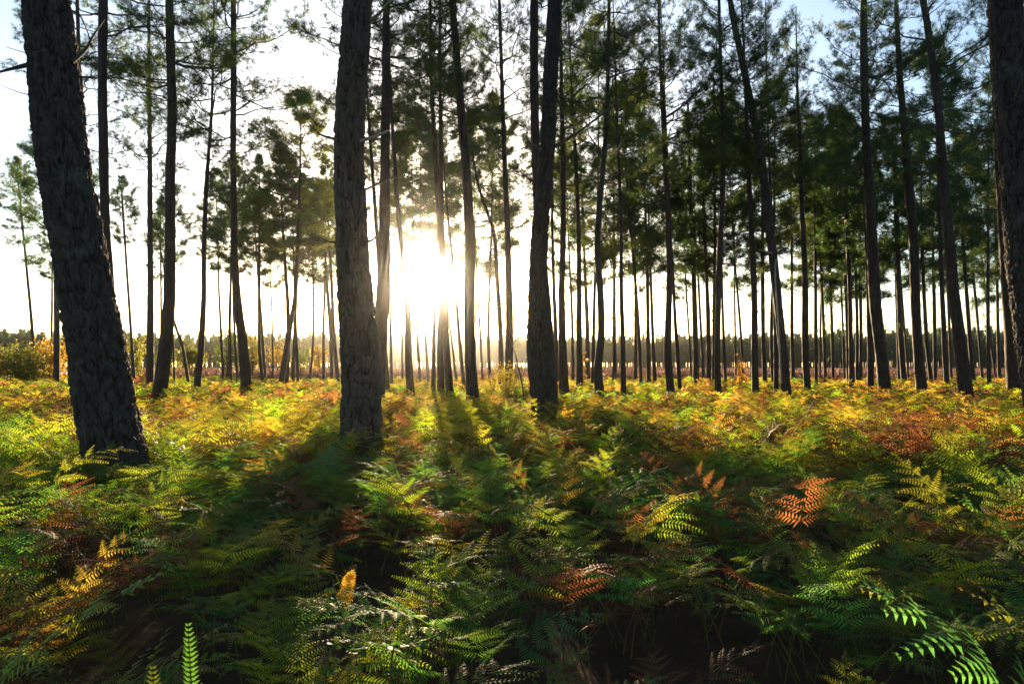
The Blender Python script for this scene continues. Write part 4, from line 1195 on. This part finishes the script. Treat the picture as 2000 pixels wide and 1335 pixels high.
obj("leaves", mb.build("sapling_leaves", [M['leaf_olive']], False), root)

# bramble with round leaves in the foreground
def bramble(px, py, Y, path, label, nleaf=14):
    g = at(px, py, Y); g[2] = 0
    root = bpy.data.objects.new("bramble", None); COL.objects.link(root); root.location = g; tag(root, label, "bramble")
    P = np.array([at(x, y, Y + dy) for x, y, dy in path]) - g
    P = np.vstack([[0, 0, -0.02], P]); P = catmull(P, 24)
    mb = MB(); mb.tube(P, np.linspace(0.004, 0.0015, 24), 5); obj("stem", mb.build("bramble_stem", [M['stalk_green']]), root)
    rng = np.random.default_rng(int(px))
    th = np.linspace(0, 2 * math.pi, 11)[:-1]
    shape = np.stack([np.cos(th) * 1.0 + 0.9, np.sin(th) * 0.72, 0.12 * np.cos(2 * th)], 1)
    V = np.vstack([[[0.9, 0, -0.12]], shape])
    T = [[0, 1 + i, 1 + (i + 1) % 10] for i in range(10)]
    lm = mesh("bramble_leaf", V * 0.019, None, T, [M['bramble']], None, True)
    for i in range(nleaf):
        p = P[int(5 + 18 * i / nleaf)]
        obj("leaf", lm, root, p, (rng.uniform(-0.5, 0.5), rng.uniform(-0.6, 0.3), rng.uniform(0, 6.283)), rng.uniform(0.7, 1.35))
bramble(690, 1290, 2.6, [(680, 1250, 0.1), (668, 1200, 0.2), (655, 1165, 0.25), (650, 1130, 0.3)], "round leaved bramble shoot rising before the dark gap at bottom centre")
bramble(760, 1325, 2.3, [(765, 1290, 0), (790, 1265, 0.05), (830, 1250, 0.1), (880, 1225, 0.2)], "bramble trailing right along the bottom edge below the dark gap", 20)
bramble(620, 1330, 2.2, [(640, 1290, 0), (690, 1270, 0.05), (720, 1265, 0.1)], "short bramble at the bottom edge under the upright yellow tip", 14)

# pale dead sticks and stalks
def stick(pix, Y, r, label):
    P = np.array([at(x, y, Y + dy) for x, y, dy in pix])
    g = P[0].copy()
    mb = MB(); mb.tube(catmull(P - g, 10) if len(P) > 2 else P - g, r * np.linspace(1, 0.6, 10 if len(P) > 2 else len(P)), 6)
    o = obj("dead_branch", mb.build("dead_branch", [M['deadwood']]), None, g); tag(o, label, "stick")
stick([(1548, 842, 0), (1568, 826, 0.1), (1588, 786, 0.2)], 11.5, 0.022, "bleached bent stick poking out of the ferns below the slanting pine")
stick([(884, 1225, 0), (890, 1180, 0.1), (878, 1140, 0.1)], 3.3, 0.004, "thin straw coloured stalk standing over the dark hollow at centre")
stick([(690, 1250, 0), (705, 1200, 0.1), (720, 1150, 0.15)], 3.5, 0.004, "fine pale dead stem slanting in the dark gap at centre")
stick([(705, 1215, 0), (720, 1185, 0.1), (700, 1170, 0.15)], 3.6, 0.003, "short broken pale twig bent in the dark gap")
stick([(760, 1195, 0), (780, 1175, 0.1), (795, 1165, 0.15)], 3.6, 0.003, "slim grey twig lying across the right of the dark gap")

# ------------------------------------------------------------------ haze
hz = MB()
x0, x1, y0, y1, z0, z1 = -1650, 1650, -1600, 1700, -1.6, 20.0
V = [(x, y, z) for x in (x0, x1) for y in (y0, y1) for z in (z0, z1)]
hz.add(V, [[0, 1, 3, 2], [4, 6, 7, 5], [0, 4, 5, 1], [2, 3, 7, 6], [0, 2, 6, 4], [1, 5, 7, 3]])
hm = bpy.data.materials.new("haze_air"); hm.use_nodes = True
N = hm.node_tree.nodes; N.clear()
ho = N.new("ShaderNodeOutputMaterial"); pv = N.new("ShaderNodeVolumePrincipled")
pv.inputs["Color"].default_value = (0.97, 0.96, 0.94, 1)
pv.inputs["Density"].default_value = HAZE_DENSITY
pv.inputs["Anisotropy"].default_value = HAZE_G
for k_ in ("Density Attribute", "Color Attribute", "Temperature Attribute"):
    pv.inputs[k_].default_value = ""
hm.node_tree.links.new(pv.outputs[0], ho.inputs["Volume"])
tag(obj("haze", hz.build("haze", [hm], False)), "thin golden haze hanging in the air between the trees", "haze", kind="stuff")
